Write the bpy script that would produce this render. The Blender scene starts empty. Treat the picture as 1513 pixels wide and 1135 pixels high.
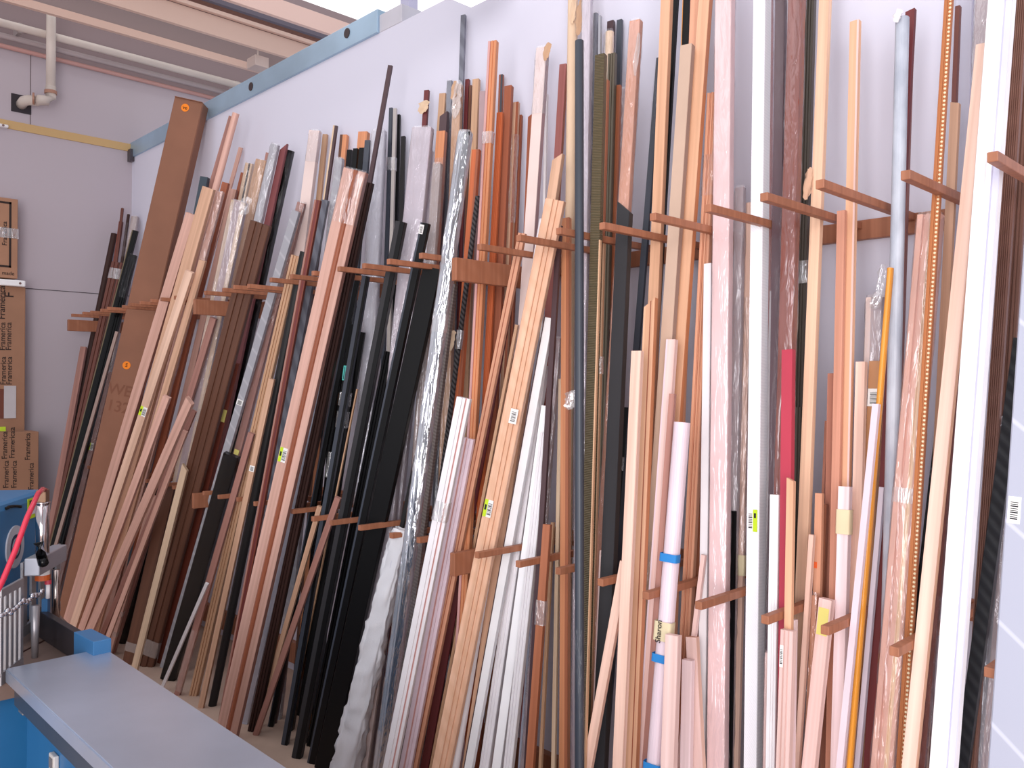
# Frame-moulding rack along a workshop partition.  z up, metres.  Partition face is y = 0, the rack stands on its -y side.
import math, random
import numpy as np

# ---------------------------------------------------------------- camera model (1513 x 1135 frame)
PW, PH, FPX = 1513.0, 1135.0, 1249.0
EYE = np.array([0.0, -2.1, 1.4])
YAW, ROLL = math.radians(46.0), math.radians(0.35)
FWD = np.array([-math.sin(YAW), math.cos(YAW), 0.0])
_R = np.array([math.cos(YAW), math.sin(YAW), 0.0])
_U = np.array([0.0, 0.0, 1.0])
RGT = _R * math.cos(ROLL) + _U * math.sin(ROLL)
UPV = _U * math.cos(ROLL) - _R * math.sin(ROLL)

def ray(px, py):
    return FWD + RGT * ((px - PW / 2) / FPX) - UPV * ((py - PH / 2) / FPX)

def proj(P):
    v = np.asarray(P, float) - EYE
    z = v @ FWD
    return PW / 2 + FPX * (v @ RGT) / z, PH / 2 - FPX * (v @ UPV) / z

def on_x(px, py, x):
    r = ray(px, py); return EYE + r * ((x - EYE[0]) / r[0])
def on_y(px, py, y):
    r = ray(px, py); return EYE + r * ((y - EYE[1]) / r[1])
def on_z(px, py, z):
    r = ray(px, py); return EYE + r * ((z - EYE[2]) / r[2])

# ---------------------------------------------------------------- rack numbers
RACK_Z = (1.80, 0.905)
PEG_Y = -0.48
PEG_X = [-0.33, -0.479, -0.638, -0.785, -0.915, -1.07, -1.215, -1.37, -1.515, -1.665, -1.82, -2.107, -2.26, -2.43, -2.575, -2.725,
         -2.89, -3.05, -3.2, -3.35, -3.5, -3.66, -3.98, -4.13, -4.28, -4.43, -4.58, -4.73, -4.88, -5.03, -5.18, -5.33, -5.48]
BRK_X = [-1.965, -3.82, -5.66]
LEAN = 0.09
ZREF = 1.8

# ---------------------------------------------------------------- the mouldings, traced from the photograph
STRIPS = []
SECTION = ['']
WIDEN = 1.12
def S(L, xt, yt, xb, yb, w, col, label, **o):
    w = w * o.pop('wk', 1.3 if 'bare timber' in SECTION[0] and w < 30 else WIDEN if w < 45 else 1)
    o.setdefault('g', SECTION[0])
    o.setdefault('ln', .21 if 'far end' in SECTION[0] else .13 if 'bare timber' in SECTION[0] else LEAN)
    STRIPS.append(dict(L=L, t=(xt, yt), b=(xb, yb), w=w, col=col, label=label, i=len(STRIPS), **o))

# --- far end, beyond the tall carton
SECTION[0] = 'mouldings at the far end beyond the tall carton'
S(0, 181, 308, 152, 560, 4, 'mahog', 'thin reddish stick reaching highest beyond the tall carton')
S(0, 190, 317, 156, 560, 4, 'choc', 'thin dark stick with a clear wrapped tip beyond the tall carton', wrap=(330, 380))
S(0, 200, 321, 159, 560, 10, 'taupe', 'clear plastic wrapped greyish moulding tucked against the carton near the corner', wrap=1)
S(0.5, 179, 328, 146, 560, 6, 'brick', 'slim red-brown stick beside the black pole near the room corner')
S(1, 168, 345, 116, 600, 9, 'choc', 'dark brown rounded pole outermost in the far corner bundle', p='round')
S(1.5, 124, 513, 90, 700, 9, 'rosew', 'short pinkish brown strip at the outer edge of the far bundle')
S(2, 174, 388, 84, 790, 16, 'mahog', 'wide mahogany board with a band of clear tape near its top', tapes=[(405, 16)], p='groove', st=[(.2, .32, 'choc')])
S(2.5, 200, 341, 98, 730, 9, 'black', 'long black moulding with an olive edge beyond the carton', st=[(-.5, -.3, 'bronze')])
S(3, 197, 377, 90, 800, 11, 'black', 'broad glossy black moulding under clear film beside the carton', wrap=(385, 440), k='gloss', p='groove')
S(3.5, 173, 490, 84, 800, 5, 'taupe', 'narrow pale grey strip lying over the black mouldings')
S(4, 163, 550, 92, 840, 9, 'rosew', 'mauve brown strip with sparkling plastic edge against the carton', wrap=1, tags=[(660, 'green', .8, 11)])

S(4.5, 283, 152, 112, 905, 50, 'carton', 'tall brown cardboard carton with round orange stickers standing highest at the far end', n='tall_carton', k='paper', T=.09, b_=22, g='', d=.3, ln=.172)

# --- bare pinkish timber beside the carton
SECTION[0] = 'bare timber strips just in front of the tall carton'
S(0, 303, 262, 262, 480, 11, 'teal', 'dark teal strip peeking between the carton and the pink timber')
S(0, 342, 172, 205, 640, 6, 'rosew', 'darker thin strip paired with the tallest pinkish pole', T=.012)
S(1, 348, 167, 215, 660, 9, 'pine', 'tallest pinkish timber pole rising above its bundle', p='round')
S(0, 356, 218, 240, 640, 5, 'pine', 'thin pinkish stick standing clear against the white wall', T=.012)
S(0, 361, 256, 270, 620, 8, 'rust', 'short brown stick between the pink timber and the wrapped pale pair')
S(1, 369, 242, 290, 640, 10, 'cream', 'clear wrapped cream moulding with a dark stripe', wrap=1, st=[(0, .25, 'choc')])
S(1, 387, 237, 300, 640, 14, 'tan', 'clear wrapped light brown moulding in the paired pack', wrap=1)
S(1, 396, 226, 310, 640, 5, 'rosew', 'thin rose brown stick beside the wrapped light brown moulding')
S(5, 309, 278, 130, 915, 15, 'sand', 'wide sandy timber strip high in the pinkish bundle')
S(3, 326, 284, 172, 860, 9, 'pine', 'pinkish strip with a shiny clear film edge in the timber bundle', wrap=1)
S(2, 334, 270, 190, 860, 9, 'rust', 'rusty brown strip among the pinkish timber')
S(3, 346, 280, 205, 880, 9, 'pine', 'pinkish strip next to the mauve wrapped moulding', side='rosew')
S(5.5, 283, 316, 100, 921, 13, 'pine', 'pinkish timber strip nearest the carton with a stained end', side='rosew')
S(6, 281, 401, 108, 928, 11, 'pale', 'palest square timber strip with a green price sticker', tags=[(607, 'green', .9, 15)])
S(5, 298, 330, 124, 936, 9, 'rosew', 'rose brown strip behind the palest square strip')
S(6, 247, 586, 119, 935, 10, 'pine', 'pink strip starting at mid height beside the stickered strip')
S(5, 300, 385, 140, 940, 9, 'sand', 'sandy strip crossing the middle of the pinkish bundle')
S(6, 282, 589, 128, 943, 12, 'pine', 'flat pinkish strip with a slanted sawn top at mid height', m=-.5)
S(6, 287, 607, 146, 951, 7, 'rosew', 'slim brown strip directly beside the slant topped pinkish strip')
S(7, 274, 637, 155, 954, 7, 'pine', 'slim pink strip ending in a bunch above the saw table')
S(7, 228, 733, 163, 956, 9, 'pine', 'short pinkish offcut with clear tape near its foot', tapes=[(905, 8), (935, 8)], ft=1)
S(5, 316, 470, 168, 956, 9, 'rosew', 'dull pink strip bordering the shiny black wrapped moulding')
S(3, 240, 700, 188, 925, 11, 'black', 'shiny black film wrapped moulding in a gap by the pink timber', wrap=1, k='gloss')
S(6, 252, 715, 190, 981, 15, 'umber', 'brown plank end with clear tape standing by the saw table', tapes=[(955, 14)], ft=1)
S(7, 275, 686, 200, 985, 9, 'cream', 'cream batten with a notched pointed top', m=-.9, ft=1)

# --- browns, greys and big pink moulding
SECTION[0] = 'mouldings between the timber bundle and the black stock'
S(2, 354, 298, 255, 770, 22, 'mauve', 'mauve and cream moulding in loose clear plastic with white tape', flaps=[(366, 302, 17, 26, 'film')], wrap=1, st=[(-.5, -.25, 'cream'), (.2, .5, 'cream')], tapes=[(611, 20)])
S(1, 407, 214, 330, 560, 12, 'grey', 'clear wrapped grey moulding with a tan capped end', wrap=1)
S(3, 386, 330, 213, 987, 28, 'umber', 'broad grooved dark brown board reaching the floor by the table', p='groove', ft=1, tapes=[(955, 26)])
S(4, 349, 537, 238, 985, 14, 'brick', 'red brown plank carrying a yellow sticky note', tags=[(613, 'note', .9, 19)])
S(2, 421, 212, 330, 640, 10, 'mauver', 'flat mauve red strip with a pointed mitred top', m=1.2)
S(1, 427, 222, 345, 600, 15, 'black', 'black moulding in silvery crumpled film behind the mauve strip', wrap=1, k='gloss')
S(5, 438, 312, 236, 1007, 12, 'grey', 'long pale grey moulding with diagonal lines and a silver edge', k='diag', tags=[(594, 'white', .9, 9)])
S(3, 380, 545, 262, 930, 9, 'black', 'thin black strip beside the diagonal lined grey moulding')
S(6, 343, 672, 249, 1003, 23, 'black', 'wide black moulding in bubbly plastic with a short square top', wrap=1, k='gloss', tags=[])
S(4, 446, 300, 300, 870, 12, 'rosew', 'rose wrapped moulding sparkling beside the grey diagonal one', wrap=1, tags=[(671, 'note', .7, 16)])
S(7, 306, 862, 241, 1013, 6, 'white', 'short white stick leaning low by the edge of the table', ft=1)
S(6, 372, 640, 262, 1027, 10, 'rosew', 'rose tan batten standing behind the short white stick', ft=1, wrap=(930, 1020))
S(5, 438, 378, 285, 1032, 14, 'tan', 'tan grooved moulding with a small white tag', p='groove', ft=1)
S(6, 402, 560, 298, 1041, 9, 'sand', 'sandy strip beside the tan grooved moulding', tags=[(692, 'white', .9, 9)], ft=1)
S(5, 449, 372, 313, 1042, 13, 'char', 'charcoal strip with a rounded top between tan and mahogany', p='round', ft=1)
S(2, 466, 194, 420, 560, 17, 'blush', 'tall blush white wrapped moulding with a stapled top', wrap=(200, 240))
S(1, 481, 199, 450, 500, 8, 'tan', 'tan strip directly behind the blush wrapped moulding')
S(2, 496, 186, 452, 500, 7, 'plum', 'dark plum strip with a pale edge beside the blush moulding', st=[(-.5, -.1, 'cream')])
S(0, 449, 267, 437, 420, 3, 'grey', 'thin grey rod tip against the wall beside the blush moulding', p='round', T=.01)
S(6, 470, 296, 330, 1052, 10, 'brick', 'mahogany striped strip beside the twisted grey moulding', st=[(0, .25, 'oxblood'), (-.5, -.2, 'rosew')])
S(6, 481, 296, 352, 1000, 11, 'steel', 'grey moulding with a twisted dark pattern', k='twist')
S(0, 509, 200, 490, 420, 12, 'orange', 'orange strip with a dark side behind the grey wrapped roll', st=[(-.5, -.1, 'umber')])
S(1, 502, 235, 470, 520, 13, 'grey', 'grey wrapped strip with faint diagonal lines', k='diag', wrap=1)
S(0, 538, 196, 520, 400, 16, 'orange', 'orange brown block end above the black bundle')
S(1, 517, 222, 490, 520, 8, 'black', 'black moulding, first of the bundle rising above the big pink moulding')
S(1, 526, 220, 500, 520, 8, 'black', 'black moulding in the middle of the bundle above the pink moulding')
S(1, 535, 219, 510, 520, 8, 'black', 'black moulding beside the glossy capped one above the pink moulding')
S(2, 544, 208, 505, 640, 9, 'slate', 'slate moulding with a glassy wrapped cap above the pink one', wrap=(205, 240))
S(8, 526, 252, 338, 1075, 33, 'pine', 'big wrapped pinkish moulding with a dark red beaded stripe', st=[(-.02, .18, 'rust')], p='bead', side='rosew', wrap=(245, 330), tags=[(674, 'green', .35, 22)], ft=1, T=.035)
S(6, 476, 560, 363, 1066, 10, 'paleblue', 'pale blue grey wrapped strip alongside the big pink moulding', wrap=1, ft=1)
S(7, 545, 270, 377, 1064, 15, 'choc', 'dark chocolate moulding running beside the big pink one', p='groove', ft=1)

# --- black stock
SECTION[0] = 'black mouldings in the middle of the rack'
S(4, 530, 400, 402, 1064, 9, 'black', 'black strip with a pale lit edge next to the chocolate moulding', st=[(-.5, -.25, 'slate')], ft=1)  # slate stripe paints the light on the edge into the colour
S(5, 541, 408, 424, 1083, 11, 'slate', 'slate grey strip slanting over the black bundle', st=[(.1, .5, 'black')], ft=1)
S(3, 536, 491, 446, 1069, 8, 'black', 'black strip with a tan sawn top in the black bundle', end='tan')
S(3, 524, 480, 455, 1020, 15, 'black', 'black moulding wearing a teal price sticker', tags=[(552, 'teal', .95, 22)], tapes=[(590, 20), (620, 24)])
S(3, 512, 560, 440, 1000, 14, 'black', 'black moulding bound with two bands of shiny clear tape', tapes=[(687, 38)], k='gloss')
S(4, 528, 575, 495, 740, 3, 'tan', 'thin raw tan stick slanting through the black bundle', T=.008)
S(6, 473, 748, 390, 1040, 8, 'sand', 'raw sandy batten low in front of the black bundle')
S(7, 500, 735, 383, 1072, 10, 'rosew', 'rose brown batten reaching the floor before the black bundle', ft=1)
S(2, 560, 194, 540, 620, 21, 'ice', 'tall pale grey plastic wrapped roll with a pinkish tape band', wrap=1, p='round', tapes=[])
S(1, 577, 97, 520, 420, 7, 'plum', 'dark plum stick leaning out alone high on the wall')
S(1, 578, 160, 566, 540, 6, 'slate', 'tall slate stick wrapped with a pinkish tape band', tapes=[(243, 20)])
S(1, 584, 161, 574, 540, 6, 'stone', 'tall light stone coloured stick beside the slate one', tapes=[(243, 20)])
S(0, 589, 170, 582, 520, 6, 'black', 'tall thin black stick behind the stone coloured stick')
S(1, 596, 202, 588, 520, 7, 'char', 'charcoal stick lowest of the upright group beside the grey roll')
S(6, 593, 328, 438, 1125, 16, 'charb', 'charcoal faced moulding with a square top crossing the rack', st=[(.0, .5, 'black')], ft=1)
S(5, 575, 520, 456, 1121, 14, 'black', 'black moulding wedged behind the charcoal faced one', p='groove')
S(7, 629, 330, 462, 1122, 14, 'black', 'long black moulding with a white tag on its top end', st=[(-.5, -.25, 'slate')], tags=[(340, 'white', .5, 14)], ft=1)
S(8, 640, 396, 481, 1124, 27, 'black', 'widest flat black moulding sloping to the floor', ft=1, T=.025)

# --- wrapped pale lilac, silver and reds
SECTION[0] = 'mixed tall mouldings around the front divider board'
S(2, 625, 190, 540, 1060, 30, 'lilac', 'broad lilac wood grain moulding in cloudy plastic wrap', wrap=1, tapes=[(690, 22)])
S(2, 645, 226, 560, 1000, 13, 'lilac', 'narrower lilac wrapped moulding beside the broad one', wrap=1)
S(1, 631, 134, 606, 500, 8, 'oxblood', 'oxblood strip with torn brown paper beside the lilac wrap', flaps=[(628, 160, 20, 18, 'kraft')])
S(0, 655, 139, 628, 500, 11, 'tan', 'tan strip standing behind the plum pointed strip')
S(1, 657, 166, 640, 500, 13, 'plum', 'plum strip with a mitred top', m=.6)
S(2, 653, 195, 630, 560, 15, 'orange', 'orange brown block topped strip in cloudy wrap', side='rosew', wrap=(235, 330))
S(1, 665, 120, 652, 500, 8, 'steel', 'steel grey strip in clear film with a pinched top', wrap=1)
S(1, 677, 126, 664, 480, 14, 'tan', 'tan strip with crumpled brown plastic around its top', flaps=[(678, 150, 17, 54, 'film'), (674, 136, 12, 26, 'tan')], wrap=1)
S(0, 685, 23, 672, 420, 8, 'steel', 'very tall slim silver grey pole standing highest before the divider board', k='twist')
S(0, 691, 118, 676, 480, 7, 'oxblood', 'oxblood stick beside the tall silver pole')
S(0, 696, 127, 684, 480, 5, 'umber', 'thin umber stick beside the oxblood one')
S(1, 704, 118, 690, 520, 11, 'tan', 'light tan strip with a plain square top')
S(1, 714, 136, 702, 520, 10, 'mauve', 'dusty mauve strip behind the tall orange moulding')
S(5, 729, 62, 684, 900, 15, 'orange', 'tallest orange timber moulding with a rosy side', st=[(-.5, -.2, 'rose')], tapes=[(205, 18)], p='groove')
S(4, 739, 167, 703, 880, 10, 'deeporange', 'deep orange fluted strip against the tallest orange moulding', p='ribs')
S(1, 741, 111, 728, 500, 7, 'rust', 'rusty stick with a slate blue lower face', st=[(0, .5, 'slate')])
S(2, 752, 128, 722, 760, 13, 'rust', 'wide rust brown strip with a flat top')
S(2, 763, 152, 742, 620, 10, 'sand', 'sandy strip with a brown edge in film', st=[(.1, .5, 'rust')], wrap=(200, 330))
S(2, 768, 171, 752, 560, 9, 'rust', 'rust strip with a lower square top and torn film')
S(3, 704, 222, 664, 760, 13, 'deeporange', 'deep orange strip beside the silver wrapped bundle', st=[(.15, .5, 'rust')])
S(6, 688, 196, 568, 1090, 20, 'silver', 'moulding bundle in mirror bright silver film with rope ties', wrap=1, k='gloss', st=[(.0, .5, 'char')], tapes=[(478, 26), (690, 14)], p='groove')
S(5, 668, 420, 584, 1090, 15, 'driftw', 'weathered grey brown moulding with cardboard tape low down', k='diag2', wrap=(800, 980))
S(6, 653, 420, 562, 1092, 9, 'tan', 'narrow pale tan strip labelled with two white stickers', tags=[(674, 'white', .95, 30)])
S(4, 706, 290, 642, 790, 7, 'char', 'thin black and white rope twist moulding tied with raffia', flaps=[(667, 506, 16, 30, 'cream')], k='twist2', tapes=[(502, 28)])
S(3, 647, 243, 612, 760, 14, 'taupe', 'taupe moulding in dull film hanging by the divider board', wrap=1)
S(3, 627, 620, 577, 860, 7, 'char', 'charcoal strip between lilac wrap and tan strip')
S(2, 622, 560, 600, 800, 5, 'oxblood', 'thin oxblood line of moulding behind the charcoal strip')
S(9, 590, 790, 512, 1128, 24, 'ice', 'bubble wrapped bundle leaning low in front', wrap=2, p='round', T=.03, n='bubble_wrapped_bundle')
S(8, 560, 972, 523, 1132, 13, 'tan', 'tan strip poking out of the bubble wrapped bundle')
S(7, 580, 850, 540, 1130, 9, 'blush', 'pinkish film wrapped strip behind the bubble wrap', wrap=1)

# --- whites and peach birch
SECTION[0] = 'white and peach mouldings below the front divider board'
S(7, 686, 588, 577, 1132, 21, 'white', 'white moulding with pink lines and a square top', st=[(.18, .26, 'rose')], p='step', tapes=[(755, 30)])
S(6, 692, 648, 600, 1132, 19, 'pinkw', 'pinkish white moulding just behind the square topped white one', st=[(-.1, 0, 'rose')], p='step')
S(5, 680, 750, 616, 1132, 10, 'lilac', 'short lilac white strip behind the white pair')
S(6, 772, 345, 612, 1135, 12, 'peachd', 'peach strip with a dark groove sloping behind the white pair', st=[(-.12, .02, 'rust')])
S(5, 758, 412, 628, 1132, 12, 'oxblood', 'maroon moulding beside the grooved peach strip', p='cove')
S(4, 764, 480, 638, 1130, 6, 'tan', 'thin tan strip between the maroon and the birch')
S(6, 826, 228, 790, 470, 16, 'sand', 'sandy strip with a mitred top above the birch moulding', m=.7)
S(7, 821, 296, 652, 1138, 28, 'birch', 'wide figured birch moulding with barcode labels', k='figure', p='step', tags=[(614, 'white', .45, 22), (752, 'green', .5, 26)], T=.03)
S(6, 803, 324, 670, 1138, 15, 'white', 'rounded white moulding hugging the birch one', p='round')
S(6, 812, 470, 692, 1138, 13, 'whiteb', 'bright white flat strip with a dark shadow gap', wk=1.3, st=[(-.5, -.36, 'plum')])  # plum stripe paints the shadow gap into the colour
S(5, 803, 540, 718, 1125, 14, 'white', 'whitewashed board, first of the white fan beneath a lower peg', wk=1.3, p='groove')
S(5, 808, 600, 737, 1118, 13, 'whiteb', 'whitewashed board, second of the white fan beneath a lower peg', wk=1.3)
S(5, 806, 640, 754, 1112, 13, 'white', 'whitewashed board, third of the white fan beneath a lower peg', wk=1.3, p='groove')
S(4, 806, 680, 772, 1120, 9, 'paleblue', 'pale blue white strip closing the white fan', wk=1.3)
S(3, 802, 72, 770, 560, 18, 'blush', 'blush square section post in crumpled film with a torn top', flaps=[(813, 82, 13, 24, 'tan')], wrap=(70, 170), side='mauve')
S(2, 808, 140, 800, 520, 5, 'whiteb', 'slim white stick between the blush post and the beige roll')
S(1, 833, 96, 808, 520, 12, 'rosered', 'rosy red strip behind the beige paper roll', side='rust')
S(2, 784, 170, 772, 480, 7, 'rust', 'short rust stick with a pointed top by the blush post', m=.6)
S(6, 827, 334, 779, 1130, 9, 'plum', 'dark plum strip with a mitred top crossing the whites', m=.9)
S(4, 824, 500, 797, 850, 11, 'mauve', 'mauve film wrapped twisted strip', wrap=1, k='twist')
S(6, 829, 560, 818, 1138, 7, 'cream', 'thin cream strip next to a coil of clear tape')
S(7, 809, 775, 784, 1125, 13, 'sienna', 'short sienna strip with crumpled film on its face', tapes=[(905, 36)])
S(6, 817, 772, 799, 1130, 6, 'tan', 'thin tan strip beside the short sienna one')

# --- greens, blacks and tall peach
SECTION[0] = 'tall mouldings in the dense middle bay'
S(7, 837, 323, 834, 1138, 14, 'orange', 'orange oak strip with a darker edge standing upright', flaps=[(850, 592, 27, 27, 'film')], st=[(.12, .5, 'sienna')])
S(5, 846, -60, 838, 640, 16, 'kraft', 'tall beige paper covered roll with a torn brown top', flaps=[(862, 34, 15, 50, 'tan'), (851, 22, 10, 34, 'kraft')], p='round')
S(6, 855, 60, 855, 1138, 14, 'slate', 'slate blue moulding with a silver patterned sleeve low down', wrap=(930, 1130), p='round')
S(4, 869, -60, 862, 420, 14, 'lilac', 'pale lilac wrapped moulding beside the slate one', wrap=1)
S(3, 880, 20, 874, 300, 8, 'steel', 'shiny steel blue tube in clear film', wrap=1, p='round')
S(3, 887, 24, 883, 300, 5, 'grey', 'thin grey rod beside the steel blue tube')
S(5, 888, 82, 864, 1010, 17, 'bronze', 'ribbed olive bronze moulding running to the floor', k='ribbed')
S(5, 897, 119, 889, 380, 7, 'sienna', 'sienna strip held between two bronze mouldings')
S(4, 905, 80, 880, 980, 13, 'bronzed', 'dark bronze moulding behind the ribbed one', p='groove')
S(2, 903, 32, 896, 320, 11, 'plum', 'dark plum strip above the film capped bronze one')
S(3, 900, 47, 893, 330, 13, 'kraft', 'film capped moulding with a rounded clear end', wrap=1, p='round')
S(2, 916, 30, 902, 620, 9, 'slate', 'slate stick with a clean square top in the middle bay')
S(4, 913, 127, 886, 960, 11, 'sienna', 'sienna fluted strip with a small white paper tag', p='ribs', tags=[(690, 'white', .7, 16)])
S(3, 922, 132, 906, 420, 9, 'mauve', 'mauve wrapped strip behind the shiny copper pink one', wrap=1)
S(4, 940, 32, 916, 420, 18, 'copper', 'shiny copper pink wrapped moulding with dangling torn film', flaps=[(946, 86, 9, 60, 'film')], wrap=1)
S(6, 887, 355, 868, 1020, 4, 'tan', 'first of a pair of thin tan laths over the bronze moulding', T=.01)
S(6, 893, 360, 874, 1020, 4, 'tan', 'second of the pair of thin tan laths over bronze', T=.01, tapes=[(540, 26)])
S(6, 924, 298, 892, 1000, 22, 'ash', 'broad dark grey board with a steep pointed top', m=-.9)
S(4, 975, 86, 926, 700, 10, 'slate', 'slate strip edged with lacy film behind the tall peach board', wrap=(80, 200))
S(4, 925, 602, 898, 960, 11, 'black', 'short black moulding behind the broad dark grey board', tapes=[(685, 20)])
S(6, 988, -60, 958, 660, 17, 'peach', 'very tall peach board running out of frame beside a black pair')
S(5, 1001, -60, 962, 600, 11, 'black', 'tall black moulding beside the tall peach board')
S(4, 1017, -60, 1004, 330, 12, 'black', 'second tall black moulding with a thin gold line', st=[(-.5, -.38, 'gold')])
S(7, 1016, 68, 944, 1138, 20, 'kraftd', 'beige wrapped square moulding with an orange wood end', end='orange', wrap=(800, 880), side='taupe')
S(5, 1030, -60, 1012, 420, 14, 'peachd', 'tan peach strip behind the leaning peach board')
S(7, 1047, -60, 985, 800, 19, 'peach', 'leaning peach board crossing to meet the pink short strips', side='orange')
S(6, 1054, 138, 1014, 930, 17, 'peachd', 'peach moulding with brown grooves and crumpled film', st=[(-.1, -.02, 'rust'), (.2, .28, 'rust')], p='groove', wrap=(230, 290))
S(5, 1047, 330, 1031, 950, 15, 'sienna2', 'brown tan strip shaded behind the grooved peach moulding', wrap=(590, 760))
S(8, 962, 441, 933, 1138, 19, 'peach', 'peach board with a mitred pointed top at mid height', m=.8, st=[(.1, .2, 'rust')], side='orange')
S(8, 942, 519, 914, 1138, 17, 'peachp', 'pale peach board beside the mitred peach board')
S(7, 993, 502, 963, 930, 16, 'pinkp', 'pale pink strip with a white edge', st=[(-.5, -.3, 'pinkw')])
S(8, 994, 582, 956, 1100, 10, 'rosew', 'narrow rose brown strip over the pale pink strip')
S(8, 1006, 624, 965, 1138, 25, 'pinkw', 'white paper wrapped bundle with blue tape and written masking tape', p='round', tapes=[(824, 12, 'bluetape'), (972, 12, 'bluetape'), (1131, 10, 'bluetape'), (932, 28, 'masking')], text='Sharon')
S(9, 995, 938, 988, 1138, 22, 'pinkp', 'short pale pink board with a flat top below a lower peg')
S(9, 1017, 975, 1014, 1138, 17, 'pinkl', 'shortest pinkish white board beside the flat topped one')
S(8, 1023, 941, 1033, 1138, 18, 'pinkp', 'short pink board with a darker end leaning the other way', end='peachd', side='peachp')

# --- pink and white wide mouldings
SECTION[0] = 'wide pale mouldings in the bright bay'
S(7, 924, 830, 868, 1138, 15, 'peachp', 'slanting pale peach batten crossing low before the bronze', )
S(6, 892, 810, 884, 1000, 11, 'pinkp', 'short pinkish batten with a rounded top', m=.4)
S(6, 901, 965, 886, 1138, 8, 'tan', 'thin tan offcut between slanting batten and dark board')
S(6, 1047, 390, 1037, 1138, 13, 'white', 'white square stick beside the wide pink wrapped board')
S(7, 1040, 820, 1022, 970, 8, 'pinkp', 'thin pink splinter fanned out beside the white square stick')
S(8, 1072, -60, 1060, 1138, 27, 'pinkb', 'wide pink board tightly wrapped in shiny film', wrap=1, T=.025)
S(5, 1094, 278, 1080, 900, 14, 'mauveg', 'greyish mauve film covered strip between pink and white boards', wrap=1)
S(6, 1084, 755, 1078, 1115, 8, 'black', 'short black strip low between the pink and white boards')
S(5, 1108, 300, 1087, 1138, 11, 'peachp', 'peach film wrapped strip with a masking tape patch', wrap=(440, 830), tapes=[(835, 30, 'masking')])
S(8, 1127, -60, 1113, 1138, 24, 'texwhite', 'broad white textured moulding with a green barcode sticker', k='linen', tags=[(769, 'green2', .75, 32)], T=.035)
S(4, 1139, -60, 1137, 700, 6, 'rose', 'thin rosy shiny strip beside the broad white moulding', wrap=1)
S(5, 1155, -60, 1146, 620, 16, 'plumg', 'glossy dark plum moulding in clear film', k='gloss', wrap=1)
S(5, 1143, 430, 1132, 760, 10, 'whiteb', 'white strip in torn film behind the broad white moulding')
S(4, 1152, 440, 1145, 900, 15, 'blacknavy', 'black navy glossy moulding in film behind the white stick', k='gloss', wrap=(560, 740))
S(6, 1179, -60, 1160, 620, 23, 'redwood', 'red brown moulding sealed in loose wrinkled clear film', wrap=1)
S(7, 1165, 517, 1161, 900, 18, 'crimson', 'crimson pink flat board')
S(5, 1200, -60, 1181, 600, 14, 'olive', 'dark olive moulding with a clear tape band', p='groove', tapes=[(403, 34)])
S(6, 1184, 602, 1178, 900, 16, 'olive', 'short dark olive moulding with a square top', p='groove')
S(7, 1222, -60, 1174, 1138, 17, 'peachs', 'tall sandy peach board with a torn paper flap at the peg', flaps=[(1198, 272, 14, 44, 'sand')])
S(8, 1145, 731, 1141, 985, 13, 'whiteb', 'short bright white stick with a raw pink top', end='peachd', p='step')
S(7, 1140, 965, 1137, 1138, 17, 'pinkp', 'film wrapped pink stub below the short white stick', wrap=1)
S(6, 1154, 745, 1150, 1010, 7, 'blacknavy', 'thin black strip beside the short white stick')
S(8, 1169, 706, 1164, 1010, 12, 'peach', 'peach batten with a cut corner top', m=-.5)
S(9, 1165, 931, 1158, 1138, 21, 'pinkp', 'short pink board carrying a white barcode sticker', tags=[(970, 'white', .28, 32)], p='groove')
S(8, 1170, 915, 1166, 1138, 15, 'pinkl', 'short lilac pink board behind the barcoded one')
S(6, 1211, 729, 1203, 1110, 12, 'peachd', 'peach brown batten with an orange dot sticker', tags=[(835, 'orange', .5, 9)])
S(6, 1219, 745, 1213, 920, 9, 'rust2', 'short brown batten notched beside the dotted one')
S(5, 1229, 552, 1221, 980, 11, 'terra', 'terracotta strip with a square top in the pale bay')
S(5, 1222, 622, 1216, 760, 6, 'terra', 'thin terracotta sliver beside the square topped strip')
S(6, 1264, 32, 1240, 1138, 15, 'peach', 'tall lone peach strip against the bare white wall', st=[(.3, .5, 'pinkp')])
S(6, 1244, 312, 1227, 1138, 13, 'salmon', 'salmon strip topped just under the upper rail')
S(8, 1249, 719, 1237, 1138, 18, 'pinkl', 'lilac pink board with a masking tape patch', tapes=[(771, 36, 'masking')])
S(8, 1222, 885, 1196, 1138, 21, 'pinkp', 'wide pink board leaning low with a yellow paper note', tags=[(918, 'note', .8, 40)])
S(7, 1200, 790, 1178, 1138, 9, 'peachp', 'thin peach strip low in the pale bay')
S(7, 1205, 880, 1192, 1138, 10, 'peachd', 'film wrapped peach strip behind the wide pink low board', wrap=1)
S(5, 1273, 535, 1262, 960, 15, 'peachp', 'pale peach strip with a flat top before the wrapped brown one')

# --- near end
SECTION[0] = 'mouldings at the near end of the rack'
S(4, 1294, 440, 1283, 800, 25, 'mauveg', 'brown grey moulding with twisted plastic bag over its top', flaps=[(1307, 422, 14, 52, 'film'), (1300, 446, 20, 26, 'film')], wrap=1, st=[(-.5, -.15, 'blush')])
S(5, 1296, 534, 1291, 640, 20, 'kraftb', 'brown cardboard sleeve with a white paper label near its top', tags=[(588, 'white', .9, 26)], n='cardboard_sleeve')
S(7, 1315, 396, 1254, 1138, 10, 'gold', 'slim gold moulding sloping behind the grey pole', k='gloss', p='round')
S(8, 1295, 597, 1241, 1138, 11, 'pinkw', 'pale pink white stick crossing in front of the gold one')
S(5, 1304, 720, 1267, 1138, 9, 'lilac', 'lilac white strip behind the gold moulding')
S(5, 1346, 15, 1284, 1138, 14, 'oxblood', 'deep maroon board behind the marbled grey pole', m=.2)
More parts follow.
